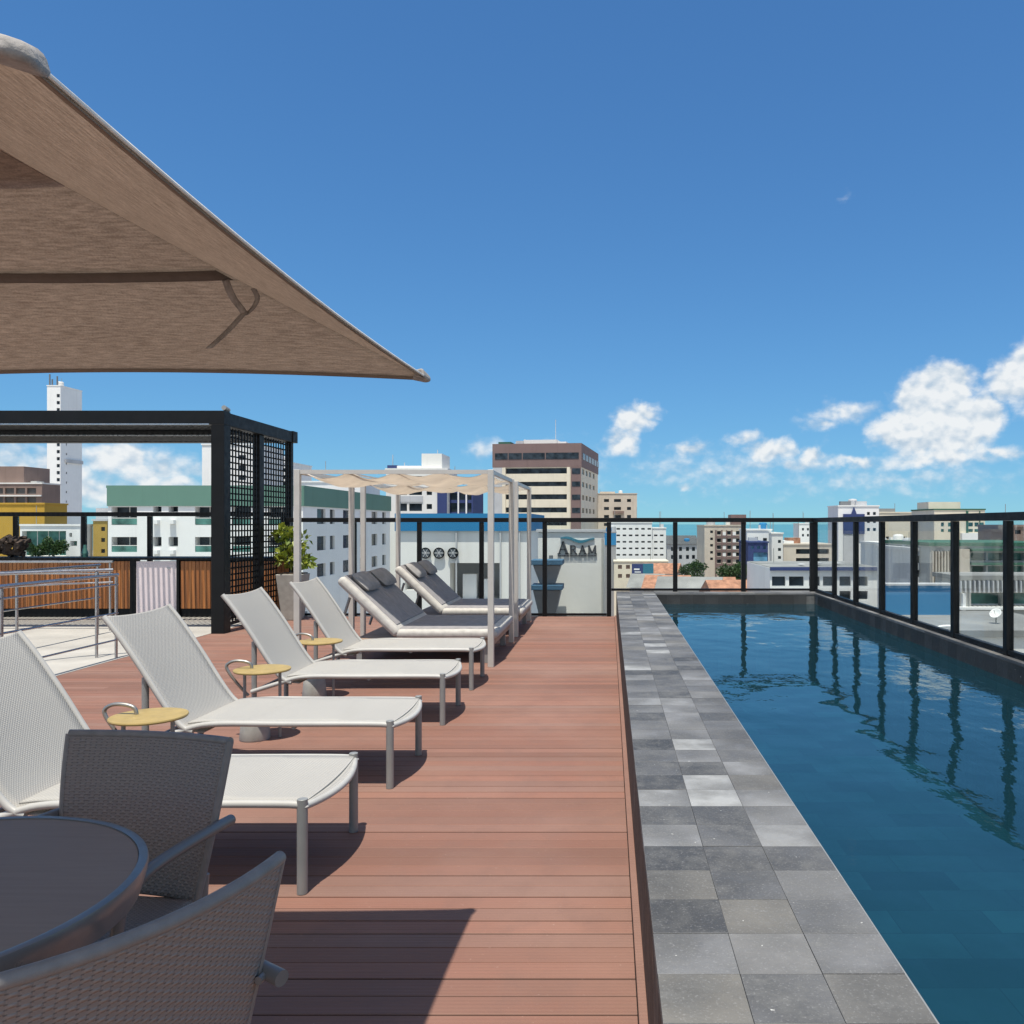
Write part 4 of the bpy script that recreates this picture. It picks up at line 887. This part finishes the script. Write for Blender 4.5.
def tree(label, px, pytop, Y, rad, seed, h):
    q = random.Random(seed); root = thing('tree', label, 'tree', (X_(px, Y), Y, GZ)); top = Z_(pytop, Y)-GZ; cz = top-rad*.75
    tk = MB().tube([(0, 0, 0), (.1, 0, cz*.5), (0, .1, cz)], .35, 8, r2=.15); mb = MB()
    for k in range(16):
        a = q.uniform(0, 6.28); r = rad*q.uniform(.2, .8); c_ = (r*math.cos(a), r*math.sin(a)*.9, cz+q.uniform(-.45, .5)*rad*(1-.4*r/rad))
        tk.tube([(0, 0, cz*.75), c_], .1, 5, r2=.03); leaves(mb, c_, 150, (rad*.36, rad*.36, rad*.28), rad*.13, q)
    tk.build('trunk', m_bark, root); mb.build('crown', m_leaf, root)
tree('broad dark green tree left of the beige balcony apartments', 693, 559.5, 112, 1.9, 1, 0)
tree('dark green tree in front of the beige balcony apartments', 729, 561.5, 108, 2.1, 2, 0)
tree('smaller dark green tree right of the other two, beside the railing post', 742, 560, 116, 1.6, 3, 0)
b = Bld('long low white building with navy roof edge beyond the pool corner', 75, 12.5, 770, 882, 568, m_white, rows([(772, 785.5), (789, 804), (809, 820), (823, 833), (839.5, 851), (857, 868)], [(576.5, 586.5)])+rows([(823, 833), (839.5, 851), (857, 868)], [(591, 600)]), rec=.3, win=m_win, frame=m_offw, roof=m_roofflat, cap=False)
b.add('navy_edge', 769.8, 567, 882.2, 570.5, m_navy, -.25, -.004)
for k, x in enumerate((806, 826, 850)): b.top('roof_unit', x, 565.2-(k % 2), x+5, m_grey, 2+k, 3.5+k)
b = Bld('navy building with light blue glass front by the pool corner', 130, 9, 748, 768, 543, m_navy, rows([(753.5, 767.5)], [(552.5, 567)])+rows([(751, 754), (757, 760), (763, 766)], [(546, 549)]), win=m_winb, rec=.2)
b = Bld('white rooftop block with dark fittings behind the navy building', 142, 8, 747, 771.5, 530.5, m_white, [(755, 537, 758, 541), (763, 538, 767, 541)])
b.top('roof_rim', 747.2, 528.5, 778, m_dgrey, 3, 7) if False else None
b = Bld('plain pale wall building right of the navy building', 140, 9, 771.7, 783, 534, m_offw, rows([(778, 781)], [(540, 543), (548, 551), (556, 559)]))
b = Bld('low beige balcony building behind the pool corner post', 150, 10, 783.5, 832, 545, m_beige, rows([(796, 812), (816, 829)], [(549, 554), (558, 563)]), rec=.8)
b.top('white_block', 785, 541, 795, m_white, 1, 5); b.top('red_awning', 790, 538, 803, m_terra, 2, 5)
b = Bld('slim white far tower beside the pool corner post', 260, 8, 799, 812.5, 524, m_white, rows([(802, 804), (807, 809)], [(528, 530.5), (534, 536.5)]))
b = Bld('white tower with blue pointed panel beyond the right railing', 170, 8, 838.2, 879, 506.5, m_white, rows([(867, 870), (873, 876)], [(512, 515), (520, 523), (528, 531)]))
a_, b_, c_, d_ = b.r2((843, 514, 864, 534)); MB().prism([(a_, b_), (c_, b_), (c_, d_), (a_+.62*(c_-a_), d_), ((a_+c_)/2, d_+1.4), (a_+.38*(c_-a_), d_), (a_, d_)], -.5, -.005).build('blue_panel', m_navy, b.root)
b.add('grey_glass_bay', 843, 535, 856, 575, m_grey, -.4, -.005); b.top('mast', 852.5, 500, 853, m_grey, 3, 3.2)
b = Bld('cream terraced building right of the blue pointed tower', 186, 8, 879.3, 934, 513, m_cream, rows([(886, 889), (902, 905), (914, 917)], [(536.5, 539)]), rec=.3)
b.top('roof_rail', 880, 508.5, 896, m_greytube, .5, .7)
b = Bld('white house with dark glazed upper floor beneath the cream building', 90, 8, 883, 914, 545, m_offw, [(892, 547, 911, 559), (897.5, 569, 904, 573.5), (888, 548, 890.5, 552)], rec=.5)
mb = MB(); q = random.Random(9)
for k in range(12): leaves(mb, (k*.28, q.uniform(-.1, .1), q.uniform(.05, .3)), 50, (.2, .2, .22), .14, q)
hd = thing('hedge', 'low green hedge on the ledge of the white glazed house', 'hedge', (X_(882, 88.5), 88.5, Z_(563, 88.5))); mb.build('foliage', m_leaf, hd); B(-.2, 3.5, -.3, 1.4, -.6, 0).build('planter', m_offw, hd)
b = Bld('cream and green building with dark green roof line at right', 160, 12, 934.2, 985, 510, m_cream, rows([(941, 944), (948, 951), (955, 958), (968.5, 973), (974.5, 979), (980, 984)], [(515, 519), (522.5, 526.5), (529, 532)]), win=m_wing, roof=m_dkgreen)
b.top('roof_block', 934.5, 501.5, 967, m_cream, 3, 9); b.add('white_balcony', 960, 533, 985.5, 542, m_white, -1, -.01); b.add('green_pier', 966, 511, 968, 533, m_dkgreen, -.2, -.005)
b.add('green_pier', 979.2, 511, 979.9, 528, m_dkgreen, -.2, -.005)
b = Bld('concrete building with green roof ledge and green windows at right', 60, 10, 930, 1060, 546, m_conc, rows([(971, 986), (988, 1003), (1012, 1024)], [(553, 560.5), (566, 577)]), rec=.5, win=m_wing, roof=m_dkgreen, frame=m_dkgreen)
for y in (548.5, 562.5): b.add('green_ledge', 968.5, y, 1060, y+2.2, m_dkgreen, -.6, -.01)
for x in range(931, 952, 3): b.add('fin', x, 551, x+1, 600, m_beige, -.3, -.006)
b.add('pale_bay', 953, 549, 968, 620, m_beige, -.3, -.006)
b = Bld('dull grey lower wing left of the concrete building', 62, 8, 912, 929.8, 551, m_grey, rows([(917, 925)], [(556, 563), (570, 577)]))
b = Bld('pinkish house with dark window at the right picture edge', 95, 8, 1009, 1060, 527, m_pink, [(1015, 530, 1021, 534), (1030, 530, 1036, 534)])
b = Bld('bright blue wall below the right railing', 35, .5, 886, 953, 585.5, m_pool2, [], zb=-18, name='blue_wall', cat='wall', cap=False); b.add('blue_coping', 885.8, 583.6, 953.2, 585.4, m_grey, -.08, .58)
b = Bld('white slatted balcony block next to the satellite dish', 45, 3, 957, 1080, 580, m_conc, rows([(971, 1003), (1012, 1040)], [(593, 606)]), rec=.6, win=m_wing, frame=m_white, roof=m_roofflat)
for k in range(24): x = 958+k*4.6; b.add('slat', x, 580.5, x+1.6, 592, m_grey, -.3, -.01)
for x in (961, 1007.5): b.add('pier', x, 593, x+3, 640, m_white, -.25, -.01)
b.add('ledge', 957, 606.5, 1080, 609, m_white, -.4, -.01)
b = Bld('low white flat roof holding the satellite dish', 30, 6.5, 930, 1090, 637, m_offw, [], roof=m_roofflat, zb=-14)
MB().tube(curve([(X_(940, 30)-b.X0, .2, b.h+.1), (X_(940, 30)-b.X0, .2, b.h+.32), (X_(956, 30)-b.X0, .2, b.h+.35), (X_(956, 30)-b.X0, .2, b.h+.1)], 6), .05, 10).build('pipe', m_white, b.root, smooth=True)
ds = thing('satellite_dish', 'white satellite dish on the low flat roof', 'satellite dish', (X_(996, 32), 32, Z_(637, 30)+.25))
mb = MB(); D_ = Vector((-.55, -.5, .65)).normalized(); e1 = D_.cross(Vector((0, 0, 1))).normalized(); e2 = e1.cross(D_)
mb.grid(lambda u, v: Vector((0, 0, .35))+(e1*math.cos(v*6.2832)+e2*math.sin(v*6.2832))*u*.22+D_*.08*u*u, 6, 24).build('dish', m_white, ds, smooth=True, solid=.02)
MB().tube([(0, 0, 0), (0, 0, .34)], .025, 8).build('mast', m_greytube, ds); MB().tube([(0, 0, .25), tuple(Vector((0, 0, .35))+D_*.25)], .01, 6).build('feed_arm', m_greytube, ds)
clut = random.Random(77)
for r in [o for o in col.objects if o.get('category') == 'building' and o.location.y > 60]:
    wl = next((c for c in r.children if c.name.split('.')[0] == 'wall'), None)
    if not wl: continue
    xs_ = [v.co.x for v in wl.data.vertices]; ys_ = [v.co.y for v in wl.data.vertices]; zt_ = max(v.co.z for v in wl.data.vertices)+.253; w_, d_ = max(xs_), max(ys_); k_ = min(1, r.location.y/150)
    for n_ in range(clut.choice((1, 2, 3, 3))):
        a_ = clut.uniform(.08, .8)*w_; b_ = clut.uniform(.15, .6)*d_; sz = clut.uniform(.5, 1.1)*k_
        kind_ = clut.choice(('tank', 'mast', 'unit', 'mast'))
        if kind_ == 'tank': MB().lathe([(sz, zt_), (sz, zt_+sz*1.2), (sz*.85, zt_+sz*1.5), (.1, zt_+sz*1.6)], min(a_+sz, w_-sz), b_, 14).build('water_tank', clut.choice((m_blue, m_offw, m_grey)), r)
        elif kind_ == 'unit': B(a_, min(a_+sz*2, w_-.1), b_, b_+sz, zt_, zt_+sz*.8).build('roof_unit', clut.choice((m_offw, m_grey, m_dgrey)), r)
        else: MB().tube([(a_, b_, zt_), (a_, b_, zt_+clut.uniform(1.5, 4)*k_)], .06*k_, 5).build('mast', m_greytube, r)
# tiled low houses on the ground
q = random.Random(31); proto = {}
def house(loc, w, d, h, label, wall, roofm, group=None):
    r = thing('house', label, 'house', loc, q.uniform(-.25, .25), group)
    B(-w/2, w/2, -d/2, d/2, 0, h).build('wall', wall, r)
    MB().prism([(-d/2-.4, 0), (d/2+.4, 0), (0, d*.24)], -w/2-.4, w/2+.4, 'x').build('roof', roofm, r, loc=(0, 0, h+.004))
    for x in (-w/4, w/4): B(x-.5, x+.5, -d/2-.05, -d/2+.02, h-1.9, h-.7).build('window', m_win, r)
    return r
specs = [(662, 568, 150, 6, 'orange tiled house right of the billboard', m_offw), (668, 582, 105, 5, 'orange tiled house below the billboard, by the railing post', m_offw), (712, 584, 104, 5, 'orange tiled house under the dark tree', m_offw),
         (732, 588, 90, 5, 'wide orange tiled house low in front of the beige apartments', m_cream), (690, 584, 100, 7, 'pale roofed long house left of the wide orange one', m_offw), (648, 580, 116, 4, 'pale roofed house behind the billboard posts', m_white)]
for i, (px, py, Y, w, lab, wm) in enumerate(specs):
    h = Z_(py, Y)-GZ-.8; house((X_(px, Y), Y, GZ), w, 7, h, lab, wm, m_roofflat if 'pale' in lab else m_terra)
H0 = None
for k in range(60):
    Y = q.uniform(70, 420); px = q.choice((q.uniform(605, 1060), q.uniform(605, 900), q.uniform(-20, 110))); x = X_(px, Y)
    if H0 is None: H0 = house((x, Y, GZ), 9, 8, 4.5, 'small orange tiled house among the low roofs far below', m_offw, m_terra, 'small tiled houses far below')
    else: clone(H0, (x, Y, GZ), q.uniform(-.4, .4), H0['label'])
